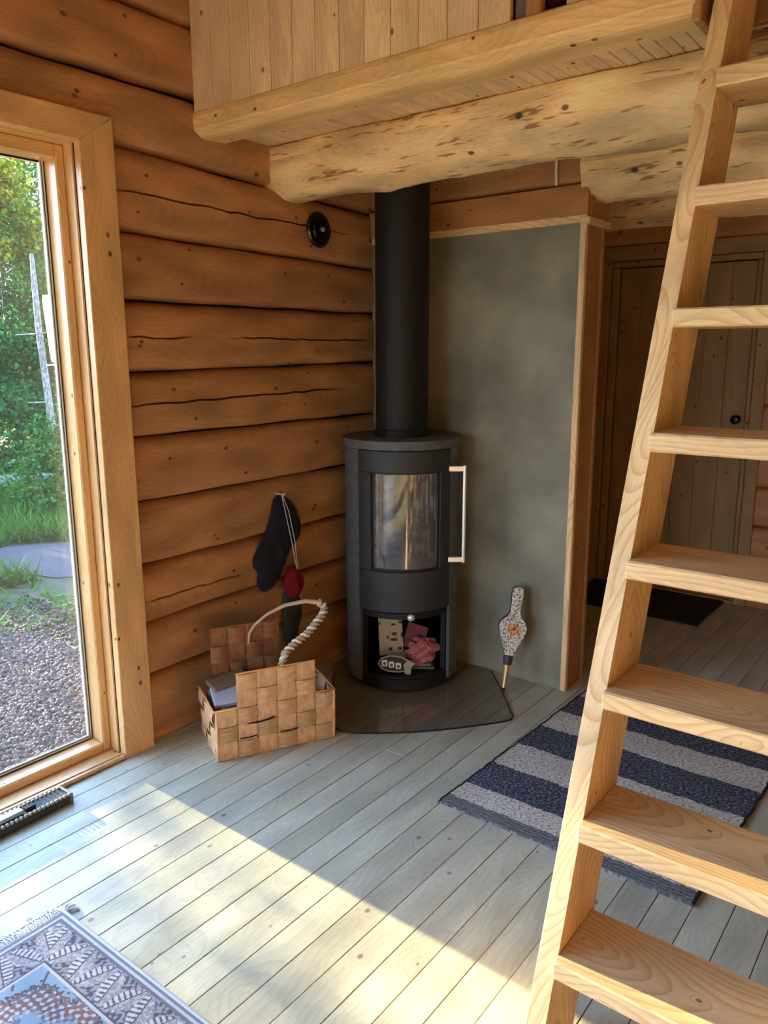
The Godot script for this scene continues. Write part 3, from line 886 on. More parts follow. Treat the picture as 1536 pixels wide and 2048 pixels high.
	put("perch", bx(Vector3(0.0, -0.02, 0.04), Vector3(0.26, 0.02, 0.02)), mat(Color(0.75, 0.72, 0.66), 0.8), nb)

# ---------------------------------------------------------------- stove
func build_stove() -> void:
	var at := Vector3(0.39, 0.0, 0.275)
	var hp := base("hearth_plate")
	tag(hp, "smoky glass hearth plate with dark rim on the planks under the stove", "hearth plate")
	var o := [Vector2(0.06, 0.42), Vector2(0.17, 0.54), Vector2(0.487, 0.885), Vector2(0.52, 0.925), Vector2(0.565, 0.935), Vector2(0.62, 0.912), Vector2(0.70, 0.853), Vector2(0.79, 0.775), Vector2(0.87, 0.692), Vector2(0.94, 0.61), Vector2(0.99, 0.545), Vector2(1.055, 0.455), Vector2(1.075, 0.415), Vector2(1.06, 0.375), Vector2(0.87, 0.15), Vector2(0.745, 0.012), Vector2(0.06, 0.012)]
	var pl := put("glass_sheet", slab(MB.new(), flat_poly(o), 0.0, 0.006, 0.001), M.hearth, hp)
	pl.rotation.x = -PI / 2
	pl.position.y = 0.0012
	var rim := []
	for q in range(1, 16): rim.append(Vector3(o[q].x, 0.004, o[q].y))
	put("rim", tube(MB.new(), rim, 0.0036, 6), mat(Color(0.13, 0.125, 0.11), 0.4), hp)

	var s := base("wood_stove", at + Vector3(0, 0.0075, 0), deg_to_rad(41.0))
	tag(s, "round fronted dark grey wood stove with soapstone sides standing in the corner", "stove")
	var D := deg_to_rad(51.0)
	put("plinth", arc_slab(MB.new(), 0.0, 0.252, 0.0, 0.055, 0, TAU, 48), M.black, s)
	var body := put("body", arc_slab(MB.new(), 0.225, 0.250, 0.055, 1.115, D - 0.03, TAU - D + 0.03, 40), M.black, s)
	put("niche_floor", arc_slab(MB.new(), 0.0, 0.249, 0.055, 0.068, -1.2, 1.2, 20), M.black, s)
	put("niche_ceiling", arc_slab(MB.new(), 0.0, 0.247, 0.345, 0.375, -1.2, 1.2, 20), M.black, s)
	put("chamber_floor", arc_slab(MB.new(), 0.0, 0.243, 0.50, 0.53, -1.2, 1.2, 20), M.black, s)
	for sg in [-1.0, 1.0]:
		put("side_panel", arc_slab(MB.new(), 0.235, 0.266, 0.022, 1.118, sg * deg_to_rad(52.0), sg * deg_to_rad(118.0), 16), M.stone, s)
	# back lining of the fire chamber, ash bed
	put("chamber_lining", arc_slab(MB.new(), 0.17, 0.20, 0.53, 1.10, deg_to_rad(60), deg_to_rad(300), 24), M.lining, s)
	var ab := MB.new()
	lathe(ab, [Vector2(0.0, 0.57), Vector2(0.08, 0.575), Vector2(0.16, 0.545), Vector2(0.19, 0.531)], 24, 0, TAU, Vector3.ZERO, 0, false)
	put("ash_bed", ab, M.ash, s)
	# door
	var dr := MB.new()
	var W := deg_to_rad(36.5)
	arc_slab(dr, 0.252, 0.264, 0.382, 0.572, -D, D, 30)
	arc_slab(dr, 0.252, 0.264, 1.020, 1.116, -D, D, 30)
	arc_slab(dr, 0.252, 0.264, 0.572, 1.020, -D, -W, 8)
	arc_slab(dr, 0.252, 0.264, 0.572, 1.020, W, D, 8)
	var door := put("door", dr, M.iron, s)
	put("door_glass", arc_slab(MB.new(), 0.249, 0.2525, 0.560, 1.03, -W - 0.04, W + 0.04, 24), M.smoke, door)
	var gk := MB.new()
	arc_slab(gk, 0.246, 0.2535, 0.566, 0.584, -W, W, 24)
	arc_slab(gk, 0.246, 0.2535, 1.012, 1.026, -W, W, 24)
	arc_slab(gk, 0.246, 0.2535, 0.57, 1.02, -W, -W + 0.03, 2)
	arc_slab(gk, 0.246, 0.2535, 0.57, 1.02, W - 0.03, W, 2)
	put("glass_seal", gk, M.black, door)
	var hd := MB.new()
	var P := func(r: float, a: float, y: float) -> Vector3: return Vector3(sin(deg_to_rad(a)) * r, y, cos(deg_to_rad(a)) * r)
	for yy in [0.605, 1.025]:
		var p0: Vector3 = P.call(0.262, 50.0, yy)
		var p1: Vector3 = P.call(0.318, 57.5, yy)
		var bb := Basis.looking_at((p1 - p0).normalized(), Vector3.UP)
		box(hd, (p0 + p1) / 2, Vector3(0.012, 0.024, p0.distance_to(p1) + 0.008), 0.002, bb)
	box(hd, P.call(0.319, 57.5, 0.815), Vector3(0.014, 0.452, 0.014), 0.003, Basis(Vector3.UP, deg_to_rad(57.5)))
	put("door_handle", hd, M.steel, door)
	put("top_plate", arc_slab(MB.new(), 0.0, 0.278, 1.120, 1.160, 0, TAU, 56), M.stone, s)
	var kb := MB.new()
	lathe(kb, [Vector2(0, 0.018), Vector2(0.013, 0.016), Vector2(0.018, 0.006), Vector2(0.016, 0.0), Vector2(0, 0)], 16, 0, TAU, Vector3.ZERO, 0)
	var kk := put("air_knob", kb, M.steel, s, P.call(0.246, 5.0, 0.357))
	kk.rotation.x = PI / 2

	var sp := base("stove_pipe", at + Vector3(0, 1.167, 0))
	tag(sp, "wide matt black flue pipe rising from the stove top to the loft", "flue pipe")
	put("pipe", lathe(MB.new(), [Vector2(0.0, 0.0), Vector2(0.121, 0.0), Vector2(0.121, 1.226), Vector2(0.0, 1.226)], 48), M.pipe, sp)
	put("collar", lathe(MB.new(), [Vector2(0.122, 0.001), Vector2(0.127, 0.001), Vector2(0.127, 0.03), Vector2(0.122, 0.034), Vector2(0.122, 0.001)], 48), M.pipe, sp)

	# things in the lower niche
	var R := Basis(Vector3.UP, deg_to_rad(39.5))
	var nf := at + Vector3(0, 0.077, 0)
	var put_in := func(o3: Node3D, l: Vector3, turn: float) -> void:
		o3.position = nf + R * l
		o3.rotation.y = deg_to_rad(39.5) + turn
	var card := base("cardboard_sheet")
	tag(card, "upright cream cardboard sheet with dark prints in the stove's lower niche", "cardboard")
	put_in.call(card, Vector3(-0.055, 0.058, 0.118), 0.15)
	card.rotation.x = -0.22
	var im := Image.create(64, 96, false, Image.FORMAT_RGB8)
	im.fill(Color(0.72, 0.69, 0.58))
	for q in [[30, 14, 6, 5], [32, 36, 7, 7], [30, 50, 10, 6], [20, 72, 5, 8], [46, 72, 5, 8], [52, 10, 8, 6], [14, 44, 3, 8], [52, 40, 3, 10]]:
		im.fill_rect(Rect2i(q[0] - q[2], q[1] - q[3] / 2, q[2] * 2, q[3]), Color(0.36, 0.37, 0.34))
		im.fill_rect(Rect2i(q[0] - q[2] / 2, q[1] - q[3] / 4, q[2], q[3] / 2 + 1), Color(0.16, 0.17, 0.16))
	put("sheet", box(MB.new(), Vector3(0, 0.095, 0), Vector3(0.115, 0.19, 0.004), 0.001, Basis(), Vector2(0.5, 0.5), 0), mat(Color.WHITE, 0.9, 0.0, ImageTexture.create_from_image(im), Vector2(8.7, -5.2)), card)
	put("fold", bx(Vector3(0.02, 0.0, 0.02), Vector3(0.09, 0.004, 0.05), 0.001, Basis(Vector3.RIGHT, 0.4)), mat(Color(0.70, 0.66, 0.55), 0.9), card)

	var pk := MB.new()
	var nn := noise(61)
	var rings := []
	for i in 11:
		var ring := PackedVector3Array()
		for j in 16:
			var th := PI * (i + 0.2) / 10.4
			var ph := TAU * j / 16
			var v := Vector3(sin(th) * cos(ph), cos(th), sin(th) * sin(ph))
			ring.append(v * Vector3(0.075, 0.055, 0.05) * (1.0 + 0.55 * nn.get_noise_3dv(v * 1.9)) + Vector3(0, 0.052, 0))
		rings.append(ring)
	sweep(pk, rings, true, true, -1)
	var pp := put("crumpled_paper", pk, mat(Color(0.72, 0.42, 0.42), 0.9))
	put_in.call(pp, Vector3(0.085, 0.03, 0.125), 0.3)
	tag(pp, "crumpled pink paper in the stove's lower niche", "paper")
	var ps := put("paper_sheet", bx(Vector3(0, 0.06, 0), Vector3(0.10, 0.12, 0.003), 0.001, Basis.from_euler(Vector3(-0.5, 0.1, -0.35))), mat(Color(0.50, 0.29, 0.28), 0.9))
	put_in.call(ps, Vector3(0.06, 0.07, 0.075), 0.0)
	tag(ps, "folded dull red paper leaning behind the pink crumpled paper", "paper")
	for k in 3:
		var nw := put("newspaper", bx(Vector3(0, 0.006, 0), Vector3(0.20 - 0.02 * k, 0.012, 0.11), 0.003), mat(Color(0.40 + 0.08 * k, 0.39 + 0.07 * k, 0.37 + 0.06 * k), 0.9))
		put_in.call(nw, Vector3(0.05 - 0.01 * k, 0.002 + 0.0135 * k, 0.11), 0.12 * k - 0.1)
		tag(nw, ["dark folded newspaper lying lowest on the stove niche floor", "grey folded newspaper in the middle of the niche pile", "paler folded newspaper on top of the niche pile"][k], "newspaper", "newspapers in the stove niche")
	var eg := base("fish_shaped_holder")
	tag(eg, "pale fish shaped holder with three white square cups at the niche front", "holder")
	put_in.call(eg, Vector3(-0.045, 0.0, 0.205), -0.05)
	var fish := PackedVector2Array([Vector2(-0.075, 0.05), Vector2(-0.06, 0.025), Vector2(-0.03, 0.012), Vector2(0.02, 0.008), Vector2(0.045, 0.012), Vector2(0.055, -0.004), Vector2(0.075, 0.0), Vector2(0.075, 0.03), Vector2(0.092, 0.05), Vector2(0.065, 0.062), Vector2(0.03, 0.082), Vector2(-0.02, 0.088), Vector2(-0.06, 0.075)])
	put("plate", slab(MB.new(), fish, -0.006, 0.0, 0.002), mat(Color(0.20, 0.20, 0.16), 0.7), eg)
	var ol := []
	for q in fish: ol.append(Vector3(q.x, q.y, 0.0))
	ol.append(ol[0])
	put("edge", tube(MB.new(), ol, 0.0045, 6), mat(Color(0.62, 0.61, 0.50), 0.7), eg)
	put("tail", slab(MB.new(), PackedVector2Array([Vector2(0.04, 0.045), Vector2(0.052, 0.0), Vector2(0.075, -0.006), Vector2(0.078, 0.03), Vector2(0.095, 0.052), Vector2(0.068, 0.068)]), 0.0, 0.008, 0.003), mat(Color(0.66, 0.64, 0.52), 0.7), eg)
	for k in 3:
		var cup := put("cup", bx(Vector3(-0.046 + 0.032 * k, 0.055 - 0.007 * k, 0.008), Vector3(0.027, 0.030, 0.016), 0.006), mat(Color(0.92, 0.92, 0.89), 0.6), eg)
		put("hollow", lathe(MB.new(), [Vector2(0.0, 0.0165), Vector2(0.007, 0.0165), Vector2(0.007, 0.014), Vector2(0.0, 0.014)], 12), mat(Color(0.35, 0.35, 0.36), 0.8), cup, Vector3(-0.046 + 0.032 * k, 0.055 - 0.007 * k, 0.0)).rotation.x = PI / 2

# ---------------------------------------------------------------- ladder
func build_ladder() -> void:
	var l := base("loft_ladder", Vector3(1.895, 0, 1.90))
	tag(l, "steep pale pine ladder with flat treads leading up to the loft", "ladder")
	var sl := 0.354
	for xs in [0.0, 0.640]:
		var poly := PackedVector2Array([Vector2(0.0, 0.0), Vector2(0.0 - sl * 2.62, 2.62), Vector2(-0.0 - sl * 2.62 - 0.09, 2.78), Vector2(-0.196 - sl * 2.46, 2.70), Vector2(-0.196 - sl * 2.40, 2.40), Vector2(-0.196, 0.0)])
		var st := put("stringer", slab(MB.new(), poly, 0.0, 0.045, 0.003, 1.0, true), M.pine, l)
		st.rotation.y = -PI / 2      # slab x -> room z, slab z -> room -x
		st.position = Vector3(xs + 0.045, 0, 0)
	for i in 9:
		var y := 0.266 + 0.2755 * i
		var zf := -sl * (y - 0.043) + 0.010
		var uo := Vector2(rng.randf() * 1.6, rng.randf_range(0.0, 0.2))
		var mb := box(MB.new(), Vector3(0.345, y - 0.0215, zf - 0.105), Vector3(0.604, 0.043, 0.21), 0.004, Basis(), uo, 0)
		put("tread", tone(mb, 0.93, 1.03), M.pine, l)

# ---------------------------------------------------------------- rugs
func build_rugs() -> void:
	# striped rag rug, hem towards the window side
	var W := 256
	var H := 400
	var im := Image.create(W, H, false, Image.FORMAT_RGB8)
	var n := noise(71)
	var edges := [0.0, 0.058, 0.165, 0.345, 0.535, 0.730, 0.90, 1.09, 1.29, 1.40]
	for y in H:
		for x in W:
			var d := 1.40 * y / H + 0.0035 * n.get_noise_2d(x * 0.09, y * 0.1)
			var i := 0
			while i < edges.size() - 2 and d > edges[i + 1]: i += 1
			var s := n.get_noise_2d(x * 0.22 + 50.0, y * 0.36) * 0.8 + n.get_noise_2d(x * 0.7, y * 0.8 + 300.0) * 0.6
			var c: Color
			if i == 0: c = Color(0.42, 0.43, 0.42) * (1.0 + 0.25 * s + 0.18 * sin(d * 420.0))
			elif i % 2 == 1: c = Color(0.80, 0.79, 0.71).lerp(Color(0.52, 0.51, 0.48) if s < 0 else Color(0.92, 0.91, 0.86), minf(1.0, absf(s) * 1.3))
			else: c = Color(0.25, 0.27, 0.315).lerp(Color(0.10, 0.11, 0.14) if s < 0 else Color(0.58, 0.60, 0.63), minf(1.0, absf(s) * 1.3))
			c.a = 1.0
			im.set_pixel(x, y, c)
	var rm := mat(Color.WHITE, 0.95, 0.0, ImageTexture.create_from_image(im))
	var mb := MB.new()
	var nx := 30
	var nz := 60
	var rows := []
	for j in nz + 1:
		var row := PackedVector3Array()
		for i in nx + 1:
			var u := float(i) / nx
			var v := float(j) / nz
			var e := 0.004 * n.get_noise_2d(v * 30.0, 9.0 + (0.0 if i == 0 else 60.0)) if i == 0 or i == nx else 0.0
			var h := 0.009 + 0.0015 * n.get_noise_2d(u * 22.0, v * 40.0) + 0.0025 * n.get_noise_2d(u * 4.0, v * 6.0 + 90.0)
			var xx := 1.177 + 0.045 * v + u * 0.86 + e
			var zz := 1.122 - 1.40 * v + 0.004 * n.get_noise_2d(u * 9.0, 3.0)
			row.append(Vector3(xx, h, zz))
		rows.append(row)
	var V := func(i: int, j: int) -> Vector2: return Vector2(float(i) / nx, float(j) / nz)
	for j in nz:
		for i in nx:
			mb.quad(rows[j][i], rows[j + 1][i], rows[j + 1][i + 1], rows[j][i + 1], V.call(i, j), V.call(i, j + 1), V.call(i + 1, j + 1), V.call(i + 1, j), 0)
	var dn := Vector3(0, -1, 0)
	var low := func(p: Vector3) -> Vector3: return Vector3(p.x, 0.001, p.z)
	for j in nz:
		mb.quad(rows[j][0], low.call(rows[j][0]), low.call(rows[j + 1][0]), rows[j + 1][0], V.call(0, j), V.call(0, j), V.call(0, j + 1), V.call(0, j + 1))
		mb.quad(rows[j][nx], rows[j + 1][nx], low.call(rows[j + 1][nx]), low.call(rows[j][nx]), V.call(nx, j), V.call(nx, j + 1), V.call(nx, j + 1), V.call(nx, j))
	for i in nx:
		mb.quad(rows[0][i], rows[0][i + 1], low.call(rows[0][i + 1]), low.call(rows[0][i]), V.call(i, 0), V.call(i + 1, 0), V.call(i + 1, 0), V.call(i, 0))
		mb.quad(rows[nz][i + 1], rows[nz][i], low.call(rows[nz][i]), low.call(rows[nz][i + 1]), V.call(i, nz), V.call(i + 1, nz), V.call(i + 1, nz), V.call(i, nz))
	var rr := base("rag_rug")
	tag(rr, "woven rag rug with dark blue and pale grey stripes beside the ladder", "rug")
	put("weave", mb, rm, rr)
	for s in [0, nx]:
		var ep := []
		for j in nz + 1: ep.append(rows[j][s] - Vector3(0, 0.003, 0))
		put("selvedge", tube(MB.new(), ep, 0.0055, 6), mat(Color(0.17, 0.175, 0.19), 0.95), rr)

	# patterned rug with fringe in the near left corner
	var S := 640
	var sz := 1.3
	im = Image.create(S, S, false, Image.FORMAT_RGB8)
	var dark := Color(0.29, 0.27, 0.28)
	var pale := Color(0.72, 0.73, 0.73)
	var blue := Color(0.50, 0.60, 0.66)
	for y in S:
		for x in S:
			var px := sz * x / S
			var pz := sz * y / S
			var d := minf(px, pz)
			var al := pz if px < pz else px
			var c := blue
			var q := n.get_noise_2d(x * 0.12, y * 0.12)
			if d < 0.012: c = Color(0.40, 0.45, 0.50)
			elif d < 0.020: c = pale
			elif d < 0.027: c = Color(0.36, 0.40, 0.46)
			elif d < 0.128:
				var t := (d - 0.078) / 0.05
				var ph := al / 0.062
				var cell := floorf(ph)
				var fr := ph - cell - 0.5
				var lean := 1.0 if int(cell) % 2 == 0 else -1.0
				var ax := fr + 0.30 * lean * t
				var leaf := 1.0 - t * t * 0.8 - 3.2 * ax * ax
				if leaf > 0.25 + 0.25 * q:
					var vein := sin((al * 150.0 + absf(ax) * 12.0 + t * 9.0 * lean) * 4.0) - 0.25
					c = pale.lerp(dark, smoothstep(-0.1, 0.5, vein + 0.6 * q))
					if absf(ax) < 0.03: c = dark
				else:
					c = dark.lerp(Color(0.55, 0.56, 0.61), smoothstep(-0.35, 0.35, q + 0.5 * sin(al * 330.0 + d * 120.0) * sin(d * 300.0)))
			elif d < 0.134: c = dark
			elif d < 0.142: c = pale
			else:
				var m := Vector2(px - 0.36, pz - 0.36)
				var r := m.length()
				var an := m.angle()
				var w := 0.014 * sin(an * 9.0) + 0.02 * q
				if absf(r - 0.185 + w) < 0.030:
					c = Color(0.47, 0.35, 0.32).lerp(pale, smoothstep(0.0, 0.5, sin(an * 44.0) * sin(r * 260.0) + 0.6 * q))
				elif absf(r - 0.226 + w) < 0.008: c = dark
				elif r < 0.15 and sin(an * 13.0 + r * 60.0) + q > 0.7: c = Color(0.36, 0.42, 0.50)
				elif r < 0.11: c = pale.lerp(Color(0.50, 0.36, 0.34), smoothstep(0.1, 0.5, q + 0.5 * sin(r * 170.0)))
				elif r > 0.24 and r < 0.30 and absf(sin(an * 11.0)) < 0.12: c = dark
			im.set_pixel(x, y, c.lerp(Color(0.4, 0.4, 0.42), 0.10 + 0.08 * q))
	var om := mat(Color.WHITE, 0.9, 0.0, ImageTexture.create_from_image(im))
	var orug := base("patterned_rug", Vector3(0.645, 0.0, 2.222))
	tag(orug, "patterned rug with leaf border and blue field lying in the near left corner", "rug")
	var om2 := MB.new()
	box(om2, Vector3(sz / 2, 0.005, sz / 2), Vector3(sz, 0.008, sz), 0.002)
	for i in om2.p.size(): om2.u[i] = Vector2(om2.p[i].x, om2.p[i].z) / sz
	put("pile", om2, om, orug)
	var cord := mat(Color(0.66, 0.70, 0.72), 0.9)
	put("bound_edge", tube(MB.new(), [Vector3(0, 0.006, 0), Vector3(sz, 0.006, 0)], 0.006, 6), cord, orug)
	var fm := MB.new()
	for i in 150:
		var z := 0.004 + 0.0062 * i
		var le := rng.randf_range(0.035, 0.055)
		var a := rng.randf_range(-0.35, 0.35)
		tube(fm, [Vector3(0, 0.006, z), Vector3(-le * 0.5, 0.007, z + a * le * 0.3 + rng.randf_range(-0.004, 0.004)), Vector3(-le, 0.003, z + a * le)], [0.0022, 0.002, 0.0012], 5)
	for i in 14:
		var a := rng.randf_range(-2.0, 0.4)
		tube(fm, [Vector3(0, 0.006, 0), Vector3(cos(a - 1.57) * 0.02, 0.008, sin(a - 1.57) * 0.02), Vector3(cos(a - 1.4) * 0.04, 0.003, sin(a - 1.4) * 0.04)], [0.003, 0.0025, 0.0012], 5)
	tag(put("fringe", fm, mat(Color(0.72, 0.74, 0.74), 0.95), orug), "", "", "", "stuff")

# ---------------------------------------------------------------- basket
func build_basket() -> void:
	var A := Vector3(0.345, 0.0, 1.405)
	var U := Vector3(0.456, 0, -0.890).normalized()
	var N := Vector3(-0.890, 0, -0.456).normalized()
	var Y := Vector3.UP
	var b := base("birch_bark_basket")
	tag(b, "woven birch bark firewood basket with high front and back and a rope wrapped hoop", "basket")
	var bark := mottle(Color(0.74, 0.57, 0.39), Color(0.90, 0.75, 0.55), 7.0, 56)
	var bm := mat(Color.WHITE, 0.5, 0.0, bark, Vector2(2, 5))
	var bi := mat(Color(0.72, 0.60, 0.54), 0.6, 0.0, bark, Vector2(2, 5))
	var cols := 6
	var cw := 0.478 / cols
	var rh := 0.0695
	# a woven panel: origin o, along e1 (n1 cells of c1), up e2 (rows of rh), normal nn outwards; tall: range of columns that go up to tall_rows
	var weave := func(o: Vector3, e1: Vector3, n1: int, c1: float, e2: Vector3, nn: Vector3, rows: int, t0: int, t1: int, trows: int, m: Material) -> void:
		for i in n1:
			var top := trows if i >= t0 and i < t1 else rows
			var mb := MB.new()
			var rings := []
			for j in top * 6 + 1:
				var v := j / 6.0
				var off := 0.0075 * sin(PI * v) * (1.0 if i % 2 == 0 else -1.0)
				var ring := PackedVector3Array()
				var hw := c1 * 0.462
				for q in [[-hw, -0.0012], [hw, -0.0012], [hw, 0.0004], [hw * 0.9, 0.0012], [-hw * 0.9, 0.0012], [-hw, 0.0004]]:
					ring.append(o + e1 * ((i + 0.5) * c1 + q[0]) + e2 * (v * rh) + nn * (off + q[1]))
				rings.append(ring)
			sweep(mb, rings, true, true, -1, 1, 1, Vector2(rng.randf() * 1.6, rng.randf() * 0.3))
			put("strip", tone(mb, 0.74, 1.12), m, b)
		for r in trows:
			var i0 := 0 if r < rows else t0
			var i1 := n1 if r < rows else t1
			var mb := MB.new()
			var rings := []
			for j in (i1 - i0) * 6 + 1:
				var v := i0 + j / 6.0
				var off := -0.0075 * sin(PI * v) * (1.0 if r % 2 == 0 else -1.0)
				var ring := PackedVector3Array()
				var hw := rh * 0.462
				for q in [[-hw, -0.0012], [-hw, 0.0004], [-hw * 0.9, 0.0012], [hw * 0.9, 0.0012], [hw, 0.0004], [hw, -0.0012]]:
					ring.append(o + e1 * (v * c1) + e2 * ((r + 0.5) * rh + q[0]) + nn * (off + q[1]))
				rings.append(ring)
			sweep(mb, rings, true, true, -1, 1, 1, Vector2(rng.randf() * 1.6, rng.randf() * 0.3))
			put("strip", tone(mb, 0.74, 1.12), m, b)
	var f2 := (Y * 0.998 - N * 0.03).normalized()
	var dep := 0.25
	weave.call(A, U, cols, cw, f2, -N, 3, 1, 5, 5, bm)
	weave.call(A + N * dep + U * 0.045, U, 5, cw * 0.92, Y * 1.06 + N * 0.03, N, 3, 0, 4, 6, bi)
	for cn in [[A, f2 * 3.0 * rh], [A + U * 0.478, f2 * 3.0 * rh]]:
		put("corner_strip", tube(MB.new(), [cn[0] + Y * 0.002, cn[0] + cn[1] * 0.5 - N * 0.001, cn[0] + cn[1] * 0.99], [0.007, 0.0065, 0.006], 8), bm, b)
	weave.call(A, N, 3, dep / 3, (Y - U * 0.05).normalized(), -U, 3, 0, 0, 3, bm)
	weave.call(A + U * 0.478, N, 3, dep / 3, (Y + U * 0.02).normalized(), U, 3, 0, 0, 3, bm)
	put("bottom", bx(A + U * 0.239 + N * dep / 2 + Y * 0.004, Vector3(0.47, 0.006, dep - 0.005), 0.002, Basis(U, Y, U.cross(Y))), bi, b)
	var rimm := wmat(T.board, 0.6, Color(1.0, 0.86, 0.64))
	put("rim", tube(MB.new(), [A + U * 0.08 + f2 * 0.21, A + f2 * 0.21 - U * 0.01, A + N * dep * 0.5 + Y * 0.216 - U * 0.012, A + N * dep + Y * 0.21 - U * 0.01], 0.0045, 6), rimm, b)
	put("rim", tube(MB.new(), [A + U * 0.40 + f2 * 0.21, A + U * 0.482 + f2 * 0.21, A + U * 0.484 + N * dep * 0.5 + Y * 0.212, A + U * 0.482 + N * dep + Y * 0.21], 0.0045, 6), rimm, b)
	put("rim", tube(MB.new(), [A + U * 0.08 + f2 * 0.349, A + U * 0.398 + f2 * 0.349], 0.004, 6), rimm, b)
	put("rim", tube(MB.new(), [A + N * (dep + 0.013) + U * 0.046 + Y * 0.442, A + N * (dep + 0.013) + U * 0.338 + Y * 0.442], 0.004, 6), bi, b)
	put("front_slit", tube(MB.new(), [A + U * 0.118 + f2 * 0.139 - N * 0.0035, A + U * 0.16 + f2 * 0.1355 - N * 0.006, A + U * 0.20 + f2 * 0.139 - N * 0.006, A + U * 0.228 + f2 * 0.146 - N * 0.0035], 0.0032, 6), M.dark, b)
	put("front_slit", tube(MB.new(), [A + U * 0.085 + f2 * 0.082 - N * 0.008, A + U * 0.125 + f2 * 0.080 - N * 0.008, A + U * 0.155 + f2 * 0.083 - N * 0.008], 0.0022, 6), M.dark, b)
	put("front_slit", tube(MB.new(), [A + U * 0.25 + f2 * 0.076 - N * 0.008, A + U * 0.29 + f2 * 0.074 - N * 0.008, A + U * 0.325 + f2 * 0.077 - N * 0.008], 0.0022, 6), M.dark, b)
	# hoop
	var hp := [[0.263, 0.300, -0.004], [0.270, 0.345, 0.01], [0.290, 0.382, 0.03], [0.335, 0.408, 0.05], [0.392, 0.432, 0.065], [0.440, 0.468, 0.08], [0.480, 0.497, 0.10], [0.494, 0.517, 0.12], [0.477, 0.533, 0.14], [0.427, 0.541, 0.16], [0.343, 0.529, 0.18], [0.273, 0.495, 0.2], [0.226, 0.452, 0.22], [0.206, 0.411, 0.24], [0.206, 0.36, 0.257]]
	var pts := []
	var cv := Curve3D.new()
	for q in hp: pts.append(A + U * q[0] + Y * q[1] + N * q[2])
	for i in pts.size():
		var tg: Vector3 = (pts[mini(i + 1, pts.size() - 1)] - pts[maxi(i - 1, 0)]) / 6.0
		cv.add_point(pts[i], -tg, tg)
	var hoop := []
	var rad := []
	var L := cv.get_baked_length()
	for i in 61:
		var t := i / 60.0
		hoop.append(cv.sample_baked(t * L))
		rad.append(lerpf(0.011, 0.006, smoothstep(0.35, 0.9, t)))
	var hc := mat(Color(0.74, 0.66, 0.54), 0.8)
	var hd := put("hoop_handle", tube(MB.new(), hoop, rad, 8), hc, b)
	for s in 2:
		var wr := []
		for i in 200:
			var t := i / 199.0 * 0.50
			var c: Vector3 = cv.sample_baked(t * L)
			var d: Vector3 = (cv.sample_baked(t * L + 0.004) - c).normalized()
			var x := d.cross(Y + N * 0.3).normalized()
			var y2 := d.cross(x)
			var an := t * L * 150.0 + PI * s
			wr.append(c + (x * cos(an) + y2 * sin(an)) * 0.0115)
		put("rope_wrap", tube(MB.new(), wr, 0.006, 6), mat([Color(0.84, 0.80, 0.72), Color(0.66, 0.59, 0.48)][s], 0.9), hd)
	# papers in the basket
	var pb := Basis(U, Y, U.cross(Y))
	var news := [[0.078, 0.130, 0.125, 0.0, 0.02, -0.06, Color(0.50, 0.53, 0.55)], [0.082, 0.178, 0.130, 0.0, -0.03, 0.08, Color(0.58, 0.61, 0.63)], [0.076, 0.216, 0.120, 0.0, 0.06, -0.10, Color(0.70, 0.72, 0.73)]]
	for k in 3:
		var q: Array = news[k]
		var o := put("newspaper_bundle", bx(Vector3.ZERO, Vector3(0.125, 0.045 if k < 2 else 0.022, 0.19 if k < 2 else 0.16), 0.006, pb * Basis.from_euler(Vector3(0.06 + 0.03 * k, q[5], q[4]))), mat(q[6], 0.85), null, A + U * q[0] + Y * q[1] + N * q[2])
		tag(o, ["lowest blue grey newspaper bundle inside the bark basket", "middle blue grey newspaper bundle inside the bark basket", "pale blue grey folded paper lying uppermost in the bark basket"][k], "newspaper", "papers in the bark basket")
	var wd := put("cardboard_piece", bx(Vector3.ZERO, Vector3(0.16, 0.02, 0.10), 0.004, pb * Basis.from_euler(Vector3(0.10, 0.2, 0.10))), mat(Color(0.50, 0.43, 0.34), 0.9), null, A + U * 0.10 + Y * 0.238 + N * 0.195)
	tag(wd, "tan piece of cardboard behind the grey papers in the bark basket", "cardboard")

# ---------------------------------------------------------------- on the walls
func soft_shape(outline: Array, thick: float, sd: int, m: Material, called: String, at: Vector3, parent: Node3D = null) -> MeshInstance3D:
	# padded cloth shape hanging flat on the left wall: outline as (z, y), bulging to +x
	var mb := MB.new()
	var n := noise(sd)
	var c := Vector2.ZERO
	for q in outline: c += q / outline.size()
	var cv := []
	var N := outline.size()
	for i in N:
		for s in 4:
			var t := s / 4.0
			var p0: Vector2 = outline[(i + N - 1) % N]; var p1: Vector2 = outline[i]; var p2: Vector2 = outline[(i + 1) % N]; var p3: Vector2 = outline[(i + 2) % N]
			cv.append(p1.cubic_interpolate(p2, p0, p3, t))
	var rings := []
	for k in 7:
		var f := 1.0 - k / 6.5
		var ring := PackedVector3Array()
		for q in cv:
			var p: Vector2 = c.lerp(q, f)
			var h := thick * sqrt(maxf(0.0, 1.0 - pow(f, 3.0))) + 0.012 * n.get_noise_2d(p.x * 14.0, p.y * 9.0) * (1.0 - f * f)
			ring.append(Vector3(h + 0.002, p.y, p.x))
		rings.append(ring)
	var back := PackedVector3Array()
	for q in cv: back.append(Vector3(0.0, q.y, q.x))
	rings.push_front(back)
	sweep(mb, rings, true, true, 0)
	return put(called, mb, m, parent, at)

